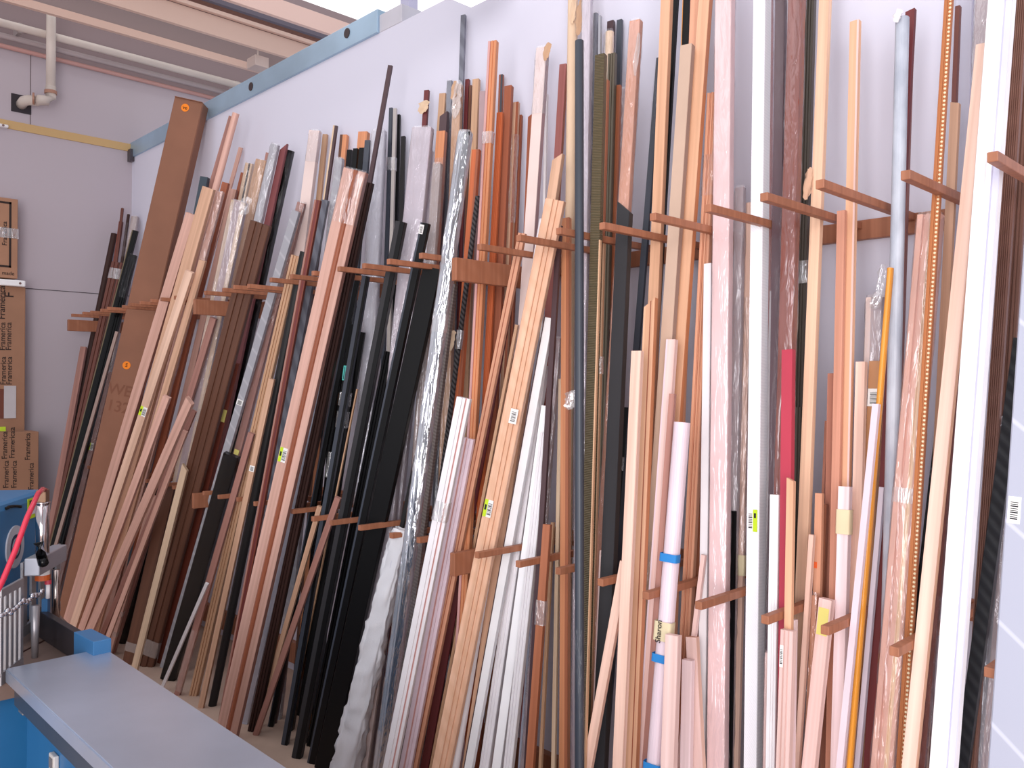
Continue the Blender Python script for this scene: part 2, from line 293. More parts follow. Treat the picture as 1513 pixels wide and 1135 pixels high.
S(3, 1346, 100, 1334, 470, 6, 'rosewd', 'thin rose brown stick beside the marbled grey pole')
S(7, 1332, 26, 1309, 1020, 20, 'marble', 'grey marbled pole with a pointed paper top', flaps=[(1331, 27, 15, 18, 'white')], k='marble', p='round')
S(8, 1375, 318, 1306, 1138, 34, 'copperl', 'wide copper pink moulding in shiny film with white tape', wrap=1, st=[(.1, .3, 'kraft')], tapes=[(732, 22)], p='groove', T=.03)
S(9, 1406, -60, 1331, 1138, 12, 'goldbrown', 'brown moulding with a row of white gold beads', beads=1, p='bead')
S(6, 1416, 10, 1394, 560, 8, 'redbrown', 'dark red brown strip with a flat top behind the beaded one')
S(6, 1412, 151, 1381, 780, 13, 'sand', 'sandy strip with a slanted top beside the beaded moulding', m=-.3)
S(5, 1400, 520, 1372, 760, 9, 'black', 'glittering black strip behind the beaded moulding', k='gloss', wrap=1)
S(4, 1427, -60, 1412, 460, 21, 'lilacg', 'shiny pale lilac moulding running out of frame', p='cove')
S(5, 1456, -60, 1440, 330, 20, 'mauveg', 'greyish lilac wrapped moulding behind the pale peach board', wrap=1)
S(7, 1454, 66, 1344, 1138, 20, 'peachl', 'pale peach board with a square top at the near end', side='peach')
S(6, 1446, 200, 1362, 1138, 10, 'redbrown', 'red brown strip in shadow beside the pale peach board', wrap=(880, 1130))
S(8, 1485, -60, 1394, 1138, 34, 'whiteb', 'widest bright white moulding with stepped lilac edge', st=[(.18, .5, 'lilacw')], p='step', T=.035)
S(7, 1514, -60, 1433, 1138, 17, 'brownk', 'brown knurled moulding beside the widest white one', p='ribs')
S(6, 1524, 20, 1470, 900, 15, 'brownk', 'dark brown moulding nearest the rack end', p='groove')
S(8, 1509, 500, 1421, 1138, 19, 'blackd', 'black diamond embossed moulding crossing at the near end', k='diamond')
S(6, 1492, 620, 1449, 1138, 32, 'mauveg', 'grey mauve moulding in thick clear film behind the black diamonds', wrap=1, st=[(-.2, .1, 'steel')])
S(9, 1568, 300, 1512, 1138, 90, 'lavender', 'large lavender grey panel with thin white diagonal lines', k='lines', tags=[(758, 'white', .2, 40)], T=.03, n='marble_faced_board')

# ---------------------------------------------------------------- from traced lines to places: each moulding lies on a sheet that leans on the wall
def on_sheet(px, py, d, ln):
    r = ray(px, py)
    # y = -(d + ln * (ZREF - z))
    k = (ln * EYE[2] - d - ln * ZREF - EYE[1]) / (r[1] - ln * r[2])
    return EYE + r * k

def unit(v):
    return v / np.linalg.norm(v)

def foot_d(s):
    f = on_z(s['b'][0], s['b'][1], 0.0)
    return -f[1] - s['ln'] * ZREF

def place(s, d):
    A = on_sheet(*s['t'], d, s['ln'])
    B = on_sheet(*s['b'], d, s['ln'])
    ax = unit(A - B)
    foot = A - ax * (A[2] / ax[2])
    mid = (A + B) / 2
    w = s['w'] * math.cos(math.atan2(s['t'][0] - s['b'][0], s['b'][1] - s['t'][1])) * ((mid - EYE) @ FWD) / FPX
    c = EYE - mid
    phi = math.atan2(c[0], -c[1])
    beta = math.radians(s.get('b_', 26))
    rho = max(0.0, phi - beta)
    bt = phi - rho
    T = s.get('T') or min(max(.55 * w, .012), .028)
    W = (w - T * math.sin(bt)) / math.cos(bt)
    if W < .45 * w:
        W = .45 * w; T = max(.008, (w - W * math.cos(bt)) / max(math.sin(bt), .2))
    n = np.array([math.sin(rho), -math.cos(rho), 0.0])
    n = unit(n - ax * (n @ ax))
    u = np.cross(ax, n); u = unit(u)
    if u[0] < 0: u = -u
    return dict(foot=foot, top=A, ax=ax, n=n, u=u, W=W, T=T, len=float(np.linalg.norm(A - foot)), d=d)
DEPTH = [0.240, 0.215, 0.180, 0.230, 0.250, 0.295, 0.305, 0.355, 0.350, 0.390, 0.275, 0.300, 0.220, 0.180, 0.270, 0.130, 0.120, 0.130, 0.160, 0.120, 0.410, 0.345, 0.290, 0.160, 0.430, 0.465, 0.360, 0.465, 0.420, 0.465, 0.385, 0.400, 0.346, 0.315, 0.215, 0.315, 0.365, 0.285, 0.240, 0.342, 0.260, 0.195, 0.160, 0.280, 0.215, 0.335, 0.230, 0.412, 0.382, 0.331, 0.369, 0.328, 0.175, 0.090, 0.130, 0.065, 0.365, 0.245, 0.090, 0.190, 0.140, 0.105, 0.170, 0.160, 0.170, 0.437, 0.310, 0.323, 0.248, 0.292, 0.205, 0.240, 0.210, 0.270, 0.285, 0.331, 0.150, 0.220, 0.085, 0.105, 0.080, 0.090, 0.316, 0.225, 0.299, 0.295, 0.225, 0.165, 0.115, 0.090, 0.125, 0.185, 0.090, 0.135, 0.110, 0.085, 0.080, 0.105, 0.115, 0.240, 0.185, 0.080, 0.150, 0.110, 0.085, 0.165, 0.385, 0.285, 0.275, 0.215, 0.215, 0.260, 0.115, 0.340, 0.305, 0.275, 0.400, 0.305, 0.195, 0.270, 0.210, 0.205, 0.230, 0.310, 0.270, 0.250, 0.205, 0.220, 0.235, 0.165, 0.165, 0.105, 0.080, 0.075, 0.255, 0.180, 0.170, 0.305, 0.160, 0.220, 0.135, 0.425, 0.175, 0.135, 0.160, 0.350, 0.275, 0.175, 0.085, 0.140, 0.085, 0.155, 0.110, 0.245, 0.395, 0.280, 0.305, 0.190, 0.115, 0.210, 0.135, 0.170, 0.255, 0.185, 0.220, 0.190, 0.135, 0.310, 0.390, 0.280, 0.320, 0.360, 0.380, 0.280, 0.255, 0.375, 0.290, 0.210, 0.210, 0.230, 0.220, 0.135, 0.160, 0.110, 0.200, 0.120, 0.185, 0.150, 0.095, 0.230, 0.275, 0.135, 0.160, 0.180, 0.280, 0.260, 0.205, 0.320, 0.340, 0.295, 0.190, 0.160, 0.135, 0.110, 0.160, 0.180, 0.220, 0.250, 0.230, 0.210, 0.165, 0.110, 0.140, 0.250, 0.285, 0.200, 0.175, 0.095, 0.215, 0.245, 0.280, 0.160, 0.175, 0.135, 0.070, 0.150, 0.330, 0.260, 0.360, 0.210, 0.160, 0.230, 0.185, 0.395]
PEGS = [[-0.33, -0.479, -0.629, -0.788, -0.915, -1.067, -1.215, -1.367, -1.515, -1.662, -1.829, -2.107, -2.26, -2.427, -2.575, -2.749, -2.89, -3.051, -3.264, -3.348, -3.501, -3.661, -3.981, -4.131, -4.281, -4.431, -4.581, -4.674, -4.92, -5.031, -5.181, -5.331, -5.481], [-0.33, -0.479, -0.638, -0.785, -0.915, -1.076, -1.215, -1.355, -1.515, -1.665, -1.82, -2.11, -2.26, -2.43, -2.605, -2.728, -2.902, -3.051, -3.201, -3.351, -3.504, -3.661, -3.966, -4.104, -4.281, -4.431, -4.581, -4.731, -4.809, -5.028, -5.181, -5.346, -5.481]]

# ---------------------------------------------------------------- Blender side
import bpy, bmesh
from mathutils import Matrix, Vector
COL = bpy.context.scene.collection
rng = random.Random(7)

def lin(c):
    c /= 255.0
    return c / 12.92 if c <= .04045 else ((c + .055) / 1.055) ** 2.4
def rgb(t):
    return (lin(t[0]), lin(t[1]), lin(t[2]), 1.0)

PAL = dict(
    pine=(226, 182, 168), pale=(240, 204, 182), sand=(220, 178, 150), tan=(206, 166, 134), cream=(226, 200, 172), rosew=(176, 128, 118),
    rust=(164, 94, 66), mahog=(110, 60, 48), choc=(62, 40, 36), brick=(124, 58, 42), umber=(108, 68, 50), black=(13, 13, 15), char=(40, 38, 39), charb=(52, 51, 54),
    slate=(62, 67, 78), bronze=(110, 96, 70), bronzed=(92, 82, 66), taupe=(158, 134, 126), teal=(62, 76, 88), mauve=(178, 150, 154), mauver=(140, 76, 78),
    grey=(166, 166, 174), steel=(118, 120, 132), stone=(184, 176, 172), blush=(236, 214, 208), plum=(78, 56, 60), orange=(216, 146, 104), paleblue=(200, 206, 224),
    ice=(208, 208, 220), lilac=(206, 194, 206), lilacw=(216, 216, 238), oxblood=(112, 44, 46), deeporange=(208, 112, 66), rose=(212, 162, 158), silver=(196, 200, 208),
    driftw=(126, 116, 112), bubble=(226, 226, 234), white=(240, 236, 240), whiteb=(248, 247, 250), pinkw=(232, 212, 222), peachd=(224, 166, 136), peach=(238, 188, 154),
    peachp=(242, 206, 190), peachs=(242, 204, 176), peachl=(248, 214, 198), birch=(232, 188, 160), rosered=(170, 106, 102), sienna=(176, 108, 76), sienna2=(188, 124, 92),
    kraft=(226, 196, 166), kraftd=(206, 176, 156), kraftb=(180, 130, 92), copper=(216, 160, 136), copperl=(214, 166, 150), ash=(56, 55, 58), gold=(226, 152, 56),
    pinkp=(243, 212, 208), pinkl=(242, 222, 228), pinkb=(240, 208, 208), mauveg=(172, 152, 156), texwhite=(240, 240, 246), plumg=(92, 72, 78), blacknavy=(22, 23, 30),
    redwood=(146, 74, 58), crimson=(184, 60, 80), olive=(82, 74, 66), rust2=(158, 100, 76), terra=(192, 130, 110), salmon=(224, 162, 138), rosewd=(150, 104, 100),
    marble=(178, 184, 196), goldbrown=(176, 108, 62), redbrown=(116, 66, 58), lilacg=(206, 204, 220), brownk=(120, 84, 72), blackd=(34, 36, 40), lavender=(176, 180, 198),
    carton=(142, 96, 74), peg=(172,114,86), wallp=(222, 221, 236), cardb=(168, 124, 98))
_M = {}

def _nodes(name):
    m = bpy.data.materials.new(name); m.use_nodes = True
    nt = m.node_tree
    return m, nt, nt.nodes['Principled BSDF'], nt.nodes.new, nt.links.new

def mat(col, kind='wood', rough=None):
    """Procedural material: a colour from PAL with the grain, pattern or gloss of KIND, laid along the object's own z."""
    key = (col, kind, rough)
    if key in _M: return _M[key]
    m, nt, P, N, K = _nodes('%s_%s' % (col if isinstance(col, str) else 'rgb', kind))
    c = rgb(PAL[col] if isinstance(col, str) else col)
    tc = N('ShaderNodeTexCoord'); mp = N('ShaderNodeMapping'); K(tc.outputs['Object'], mp.inputs[0])
    oi = N('ShaderNodeObjectInfo')
    sh = N('ShaderNodeVectorMath'); sh.operation = 'ADD'; K(mp.outputs[0], sh.inputs[0])
    mu = N('ShaderNodeMath'); mu.operation = 'MULTIPLY'; mu.inputs[1].default_value = 37.0; K(oi.outputs['Random'], mu.inputs[0]); K(mu.outputs[0], sh.inputs[1])
    vec = sh.outputs[0]
    def mix(fac, a, b, blend='MIX'):
        x = N('ShaderNodeMix'); x.data_type = 'RGBA'; x.blend_type = blend
        for s, v in ((x.inputs[0], fac), (x.inputs[6], a), (x.inputs[7], b)):
            if hasattr(v, 'is_output') or hasattr(v, 'links'): K(v, s)
            else: s.default_value = v
        return x.outputs[2]
    def mul(k): return (c[0] * k[0], c[1] * k[1], c[2] * k[2], 1)
    def ramp(src, stops):
        r = N('ShaderNodeValToRGB'); e = r.color_ramp.elements
        e[0].position, e[0].color = stops[0][0], (stops[0][1],) * 3 + (1,)
        e[1].position, e[1].color = stops[-1][0], (stops[-1][1],) * 3 + (1,)
        K(src, r.inputs[0]); return r.outputs[0]
    noise = N('ShaderNodeTexNoise'); K(vec, noise.inputs['Vector'])
    light = sum(c[:3]) > .25
    if kind in ('wood', 'figure'):
        mp.inputs['Scale'].default_value = (70, 70, 1.6); noise.inputs['Scale'].default_value = 1.0; noise.inputs['Detail'].default_value = 5
        f = ramp(noise.outputs[0], [(.32, 0), (.7, 1)])
        out = mix(f, mul((.8, .74, .70)) if light else mul((.7, .7, .7)), mul((1.08, 1.07, 1.06)))
        if kind == 'figure':
            w = N('ShaderNodeTexWave'); w.bands_direction = 'DIAGONAL'; m2 = N('ShaderNodeMapping'); K(tc.outputs['Object'], m2.inputs[0]); m2.inputs['Scale'].default_value = (9, 9, 9)
            K(m2.outputs[0], w.inputs[0]); w.inputs['Scale'].default_value = 1.0; w.inputs['Distortion'].default_value = 5
            out = mix(ramp(w.outputs[0], [(.2, 0), (.9, .35)]), out, mul((.84, .74, .64)))
        P.inputs['Roughness'].default_value = rough or .52
    elif kind in ('diag', 'twist', 'diag2', 'twist2', 'lines', 'ribbed', 'diamond'):
        w = N('ShaderNodeTexWave'); m2 = N('ShaderNodeMapping'); K(tc.outputs['Object'], m2.inputs[0])
        a, sc, lo, k2 = {'diag': (1.0, 5, .9, (1.25, 1.25, 1.22)), 'twist': (.55, 7, .35, (.66, .65, .68)), 'diag2': (1.2, 30, .4, (.7, .68, .66)),
                         'twist2': (.8, 26, .4, (4, 4, 4)), 'lines': (.9, 2.3, .988, (1.35, 1.33, 1.3)), 'ribbed': (1.45, 70, .4, (.5, .5, .45)), 'diamond': (.8, 16, .5, (1.12, 1.13, 1.14))}[kind]
        m2.inputs['Rotation'].default_value = (0, a, 0); w.bands_direction = 'X' if kind != 'ribbed' else 'X'
        K(m2.outputs[0], w.inputs[0]); w.inputs['Scale'].default_value = sc; w.inputs['Distortion'].default_value = .4 if kind in ('twist', 'diag2') else 0
        f = ramp(w.outputs[0], [(lo, 0), (min(lo + (.012 if kind == 'lines' else .12), 1), 1)])
        if kind in ('twist',): f = ramp(w.outputs[0], [(.2, 0), (.8, 1)])
        out = mix(f, c, mul(k2)); P.inputs['Roughness'].default_value = rough or .4
        if kind in ('ribbed', 'diamond'):
            b = N('ShaderNodeBump'); b.inputs['Strength'].default_value = .6 if kind == 'ribbed' else .25; b.inputs['Distance'].default_value = .003; K(w.outputs[0], b.inputs['Height']); K(b.outputs[0], P.inputs['Normal'])
    elif kind == 'marble':
        mp.inputs['Scale'].default_value = (22, 22, 9); noise.inputs['Scale'].default_value = 1.2; noise.inputs['Detail'].default_value = 8
        out = mix(ramp(noise.outputs[0], [(.35, 0), (.65, 1)]), mul((.86, .87, .9)), mul((1.2, 1.19, 1.18))); P.inputs['Roughness'].default_value = .45
    elif kind == 'linen':
        mp.inputs['Scale'].default_value = (130, 130, 130); mp.inputs['Rotation'].default_value = (0, .7, 0)
        w = N('ShaderNodeTexWave'); K(mp.outputs[0], w.inputs[0]); w.inputs['Scale'].default_value = .5; w.inputs['Distortion'].default_value = 3
        b = N('ShaderNodeBump'); b.inputs['Strength'].default_value = .12; b.inputs['Distance'].default_value = .002; K(w.outputs[0], b.inputs['Height']); K(b.outputs[0], P.inputs['Normal'])
        out = mix(w.outputs[0], mul((.95, .95, .96)), mul((1.02, 1.02, 1.02))); P.inputs['Roughness'].default_value = .35
    else:  # paint, gloss, wall, metal, paper
        sc = {'wall': .7, 'metal': 2.2, 'floor': 2.2}.get(kind, 6)
        mp.inputs['Scale'].default_value = (sc,) * 3; noise.inputs['Scale'].default_value = 1.0; noise.inputs['Detail'].default_value = 6
        d = {'wall': (.965, 1.01), 'metal': (.78, 1.1), 'floor': (.72, 1.15), 'paper': (.9, 1.05)}.get(kind, (.92, 1.05))
        out = mix(ramp(noise.outputs[0], [(.3, 0), (.7, 1)]), mul((d[0],) * 3), mul((d[1],) * 3))
        P.inputs['Roughness'].default_value = rough or {'wall': .9, 'metal': .34, 'floor': .85, 'paper': .75, 'gloss': .16, 'chrome': .12}.get(kind, .42)
        if kind == 'metal': P.inputs['Metallic'].default_value = .55
        if kind == 'chrome': P.inputs['Metallic'].default_value = 1.0
    if kind not in ('wall', 'floor', 'metal', 'chrome'):   # each piece a shade of its own
        hs = N('ShaderNodeHueSaturation'); K(out, hs.inputs['Color'])
        mr = N('ShaderNodeMapRange'); K(oi.outputs['Random'], mr.inputs[0]); mr.inputs[3].default_value = .9; mr.inputs[4].default_value = 1.06
        K(mr.outputs[0], hs.inputs['Value']); out = hs.outputs[0]
    K(out, P.inputs['Base Color'])
    if sum(c[:3]) < .16 and kind not in ('metal', 'chrome'): P.inputs['Specular IOR Level'].default_value = .25
    _M[key] = m
    return m

def film(kind='film'):
    """Clear wrap: mostly see-through, with a wrinkled glossy skin."""
    if kind in _M: return _M[kind]
    m = bpy.data.materials.new(kind); m.use_nodes = True; nt = m.node_tree; nt.nodes.clear(); N = nt.nodes.new; K = nt.links.new
    out = N('ShaderNodeOutputMaterial'); tr = N('ShaderNodeBsdfTransparent'); gl = N('ShaderNodeBsdfGlossy'); df = N('ShaderNodeBsdfDiffuse')
    tc = N('ShaderNodeTexCoord'); mp = N('ShaderNodeMapping'); K(tc.outputs['Object'], mp.inputs[0]); mp.inputs['Scale'].default_value = (38, 38, 6)
    no = N('ShaderNodeTexNoise'); K(mp.outputs[0], no.inputs['Vector']); no.inputs['Scale'].default_value = 1.0; no.inputs['Detail'].default_value = 3; no.inputs['Distortion'].default_value = 1.2
    b = N('ShaderNodeBump'); b.inputs['Strength'].default_value = .9; b.inputs['Distance'].default_value = .012; K(no.outputs[0], b.inputs['Height'])
    K(b.outputs[0], gl.inputs['Normal']); gl.inputs['Roughness'].default_value = .14; gl.inputs['Color'].default_value = (.95, .95, 1, 1)
    fgl, fdf, dc = {'clear': (.02, .003, (.8, .8, .8, 1)), 'film': (.1, .035, (.9, .88, .9, 1)), 'cloudy': (.12, .2, (.92, .88, .92, 1)), 'tape': (.22, .2, (.95, .93, .92, 1)), 'mirror': (.5, .06, (.9, .9, .95, 1))}[kind]
    m1 = N('ShaderNodeMixShader'); m1.inputs[0].default_value = fdf; K(tr.outputs[0], m1.inputs[1]); K(df.outputs[0], m1.inputs[2]); df.inputs[0].default_value = dc
    lw = N('ShaderNodeLayerWeight'); lw.inputs[0].default_value = .35; K(b.outputs[0], lw.inputs['Normal'])
    mm = N('ShaderNodeMath'); mm.operation = 'MULTIPLY_ADD'; K(lw.outputs['Fresnel'], mm.inputs[0]); mm.inputs[1].default_value = .1 if kind == 'clear' else .3; mm.inputs[2].default_value = fgl * .8
    mm.use_clamp = True
    m2 = N('ShaderNodeMixShader'); K(mm.outputs[0], m2.inputs[0]); K(m1.outputs[0], m2.inputs[1]); K(gl.outputs[0], m2.inputs[2]); K(m2.outputs[0], out.inputs[0])
    _M[kind] = m
    return m

def bubblewrap():
    if 'bubblewrap' in _M: return _M['bubblewrap']
    m, nt, P, N, K = _nodes('bubblewrap')
    tc = N('ShaderNodeTexCoord'); mp = N('ShaderNodeMapping'); K(tc.outputs['Object'], mp.inputs[0]); mp.inputs['Scale'].default_value = (110, 110, 110)
    v = N('ShaderNodeTexVoronoi'); K(mp.outputs[0], v.inputs[0]); b = N('ShaderNodeBump'); b.invert = True; b.inputs['Strength'].default_value = .3; b.inputs['Distance'].default_value = .005
    K(v.outputs['Distance'], b.inputs['Height']); K(b.outputs[0], P.inputs['Normal'])
    P.inputs['Base Color'].default_value = rgb((244, 244, 250)); P.inputs['Roughness'].default_value = .12; P.inputs['Alpha'].default_value = .82
    _M['bubblewrap'] = m
    return m

def emit(name, col, s):
    m = bpy.data.materials.new(name); m.use_nodes = True; nt = m.node_tree; nt.nodes.clear()
    e = nt.nodes.new('ShaderNodeEmission'); o = nt.nodes.new('ShaderNodeOutputMaterial'); e.inputs[0].default_value = rgb(col); e.inputs[1].default_value = s
    nt.links.new(e.outputs[0], o.inputs[0]); return m

# ---------------------------------------------------------------- object helpers
def link(name, bm, mats, parent=None, mw=None, smooth=False):
    me = bpy.data.meshes.new(name); bmesh.ops.recalc_face_normals(bm, faces=bm.faces); bm.to_mesh(me); bm.free()
    for m in (mats if isinstance(mats, (list, tuple)) else [mats]): me.materials.append(m)
    if smooth:
        for p in me.polygons: p.use_smooth = True
    o = bpy.data.objects.new(name, me); COL.objects.link(o)
    if parent is not None: o.parent = parent
    if mw is not None: o.matrix_local = mw
    return o
def tag(o, label, cat, group=None, kind='thing'):
    if label: o['label'] = label
    if cat: o['category'] = cat
    if group: o['group'] = group
    o['kind'] = kind
    return o
def empty(name, mw, label, cat, group=None):
    o = bpy.data.objects.new(name, None); COL.objects.link(o); o.matrix_local = mw if isinstance(mw, Matrix) else Matrix.Translation(mw)
    return tag(o, label, cat, group)
def struct(o):
    o['kind'] = 'structure'; return o
def box(bm, lo, hi, mi=0, bev=0.0, M=None):
    vs = [bm.verts.new((x, y, z)) for x in (lo[0], hi[0]) for y in (lo[1], hi[1]) for z in (lo[2], hi[2])]
    fs = [bm.faces.new([vs[i] for i in q]) for q in ((0, 1, 3, 2), (4, 6, 7, 5), (0, 4, 5, 1), (2, 3, 7, 6), (0, 2, 6, 4), (1, 5, 7, 3))]
    for f in fs: f.material_index = mi
    if bev:
        es = list({e for f in fs for e in f.edges})
        r = bmesh.ops.bevel(bm, geom=es, offset=bev, segments=2, affect='EDGES', profile=.5)
        for f in r['faces']: f.material_index = mi
        vs = list({v for f in bm.faces for v in f.verts}) if M is not None else vs
    if M is not None:
        bmesh.ops.transform(bm, matrix=M, verts=[v for v in vs if v.is_valid])
def tube(bm, pts, r, n=12, mi=0, cap=True):
    pts = [Vector(p) for p in pts]; rings = []
    rs = r if isinstance(r, (list, tuple)) else [r] * len(pts)
    for i, p in enumerate(pts):
        d = (pts[min(i + 1, len(pts) - 1)] - pts[max(i - 1, 0)]).normalized()
        a = d.cross(Vector((0, 0, 1)) if abs(d.z) < .9 else Vector((1, 0, 0))).normalized(); b = d.cross(a)
        rings.append([bm.verts.new(p + (a * math.cos(2 * math.pi * k / n) + b * math.sin(2 * math.pi * k / n)) * rs[i]) for k in range(n)])
    for A, B in zip(rings, rings[1:]):
        for k in range(n): bm.faces.new((A[k], A[(k + 1) % n], B[(k + 1) % n], B[k])).material_index = mi
    if cap:
        bm.faces.new(rings[0]).material_index = mi; bm.faces.new(rings[-1]).material_index = mi
def text_mesh(name, body, size, m, parent, mw):
    cu = bpy.data.curves.new(name, 'FONT'); cu.body = body; cu.offset = size * .012; cu.size = size; cu.align_x = 'CENTER'; cu.align_y = 'CENTER'
    t = bpy.data.objects.new(name + '_curve', cu); COL.objects.link(t)
    me = bpy.data.meshes.new_from_object(t.evaluated_get(bpy.context.evaluated_depsgraph_get()))
    bpy.data.objects.remove(t); bpy.data.curves.remove(cu)
    me.materials.clear(); me.materials.append(m)
    o = bpy.data.objects.new(name, me); COL.objects.link(o); o.parent = parent; o.matrix_local = mw
    return o

# ---------------------------------------------------------------- one moulding
def profile(kind):
    if kind == 'groove': return [(-.5, .9), (-.46, 1), (-.22, 1), (-.19, .8), (-.11, .8), (-.08, 1), (.12, 1), (.15, .84), (.22, .84), (.25, 1), (.46, 1), (.5, .9)]
    if kind == 'step': return [(-.5, .94), (-.47, 1), (-.04, 1), (-.02, .82), (.2, .8), (.22, .62), (.47, .6), (.5, .55)]
    if kind == 'round': return [(-.5 * math.cos(math.pi * k / 10), .3 + .7 * math.sin(math.pi * k / 10)) for k in range(11)]
    if kind == 'ribs':
        o = [(-.5, .85)]
        for k in range(6):
            a = -.48 + k * .16; o += [(a, .85), (a + .03, 1), (a + .1, 1), (a + .13, .85)]
        return o + [(.5, .85)]
    if kind == 'cove': return [(-.5, .95), (-.47, 1), (-.36, 1)] + [(-.36 + .76 * k / 8, 1 - .5 * math.sin(math.pi / 2 * k / 8)) for k in range(1, 9)] + [(.47, .5), (.5, .45)]
    if kind == 'bead': return [(-.5, .92), (-.47, .97), (-.05, .97), (-.03, .86)] + [(.08 - .1 * math.cos(math.pi * k / 8), .9 + .2 * math.sin(math.pi * k / 8)) for k in range(9)] + [(.19, .84), (.47, .8), (.5, .75)]
    return [(-.5, .93), (-.475, 1), (.475, 1), (.5, .93)]

def bar_mesh(bm, p, s, z0, z1, slots):
    W, T = p['W'], p['T']; pr = profile(s.get('p', 'flat')); st = s.get('st', [])
    cuts = sorted({c for a, b, _ in st for c in (a, b) if -.49 < c < .49})
    pts = list(pr)
    for c in cuts:
        for k in range(len(pts) - 1):
            (a, va), (b, vb) = pts[k], pts[k + 1]
            if a + 1e-4 < c < b - 1e-4:
                pts.insert(k + 1, (c, va + (vb - va) * (c - a) / (b - a))); break
    loop = [(-.5, 0)] + pts + [(.5, 0)]
    m = s.get('m', 0)
    bot = [bm.verts.new((u * W, T / 2 - v * T, z0)) for u, v in loop]
    top = [bm.verts.new((u * W, T / 2 - v * T, z1 + m * u * W - abs(m) * W / 2)) for u, v in loop]
    n = len(loop)
    for k in range(n):
        a, b = k, (k + 1) % n
        f = bm.faces.new((bot[a], bot[b], top[b], top[a]))
        um = (loop[a][0] + loop[b][0]) / 2
        f.material_index = 0
        if k == n - 2: f.material_index = slots.get('side', 0)
        elif 0 < k < n - 2:
            for j, (c0, c1, _) in enumerate(st):
                if c0 - 1e-4 <= um <= c1 + 1e-4: f.material_index = slots['st%d' % j]
    bm.faces.new(bot); bm.faces.new(top).material_index = slots.get('end', 0)

def skin(p, z0, z1, off, amp, seg, seed, pinch=False, n=16, taper=None):
    """A loose skin round the bar from z0 to z1."""
    r = random.Random(seed); W, T = p['W'] / 2 + off, p['T'] / 2 + off; bm = bmesh.new(); rings = []
    k = max(2, int((z1 - z0) / seg)); ph = [r.uniform(0, 6.28) for _ in range(6)]
    for i in range(k + 1):
        z = z0 + (z1 - z0) * i / k; q = 1.0
        if pinch and i == k: q = .82
        if taper: q *= taper[0] + (taper[1] - taper[0]) * i / k
        ring = []
        for j in range(n):
            a = 2 * math.pi * j / n; ca, sa = math.cos(a), math.sin(a)
            x = W * math.copysign(abs(ca) ** .35, ca); y = T * math.copysign(abs(sa) ** .35, sa)
            d = amp * (.6 * math.sin(z * 23 + ph[j % 6] * 2 + a) + r.uniform(-.5, .9)); d = max(d, -off * .6)
            ring.append(bm.verts.new(((x + ca * d) * q, (y + sa * d) * q, z)))
        rings.append(ring)
    for A, B in zip(rings, rings[1:]):
        for j in range(n): bm.faces.new((A[j], A[(j + 1) % n], B[(j + 1) % n], B[j]))
    return bm

def zloc(s, p, py):
    t = (py - s['t'][1]) / (s['b'][1] - s['t'][1])
    P = on_sheet(s['t'][0] + (s['b'][0] - s['t'][0]) * t, py, p['d'], s['ln'])
    return float((P - p['foot']) @ p['ax']), float((P - EYE) @ FWD)

DARK = (40, 40, 46)
def sticker(kind, w, h):
    bm = bmesh.new(); e = .0006
    def r(x0, x1, z0, z1, mi, y=0.0): box(bm, (x0, -y - e, z0), (x1, -y, z1), mi)
    W2, H2 = w / 2, h / 2
    ms = [mat((250, 248, 246), 'paper'), mat(DARK, 'paper'), mat((206, 236, 40), 'paper')]
    if kind == 'note': ms = [mat((238, 226, 130), 'paper')]; r(-W2, W2, -H2, H2, 0)
    elif kind == 'teal':
        ms = [mat((92, 204, 196), 'paper'), mat(DARK, 'paper')]; r(-W2, W2, -H2, H2, 0)
        for k in range(4): r(-W2 * .75 + k * W2 * .42, -W2 * .62 + k * W2 * .42, -H2 * .8, H2 * (.8 - .15 * (k % 2)), 1, e)
    elif kind == 'orange':
        ms = [mat((255, 110, 50), 'paper')]; r(-W2, W2, -H2, H2, 0)
    else:
        r(-W2, W2, -H2, H2, 0)
        x0, x1 = (-W2 * .6, W2 * .6) if kind == 'white' else ((-.05 * w, .42 * w) if kind == 'green' else (-.42 * w, -.05 * w))
        n = 9
        for k in range(n): r(x0, x1, -H2 * .7 + k * h * .7 / n, -H2 * .7 + (k + (.35 if k % 3 else .6)) * h * .7 / n, 1, e)
        if kind == 'green': r(-W2, -.1 * w, -H2, H2, 2, e * 1.5); r(-.42 * w, -.2 * w, -.1 * h, .2 * h, 1, e * 2.5)
        if kind == 'green2': r(.05 * w, W2, -H2, H2, 2, e * 1.5); r(.15 * w, .36 * w, .12 * h, .34 * h, 1, e * 2.5)
    return bm, ms

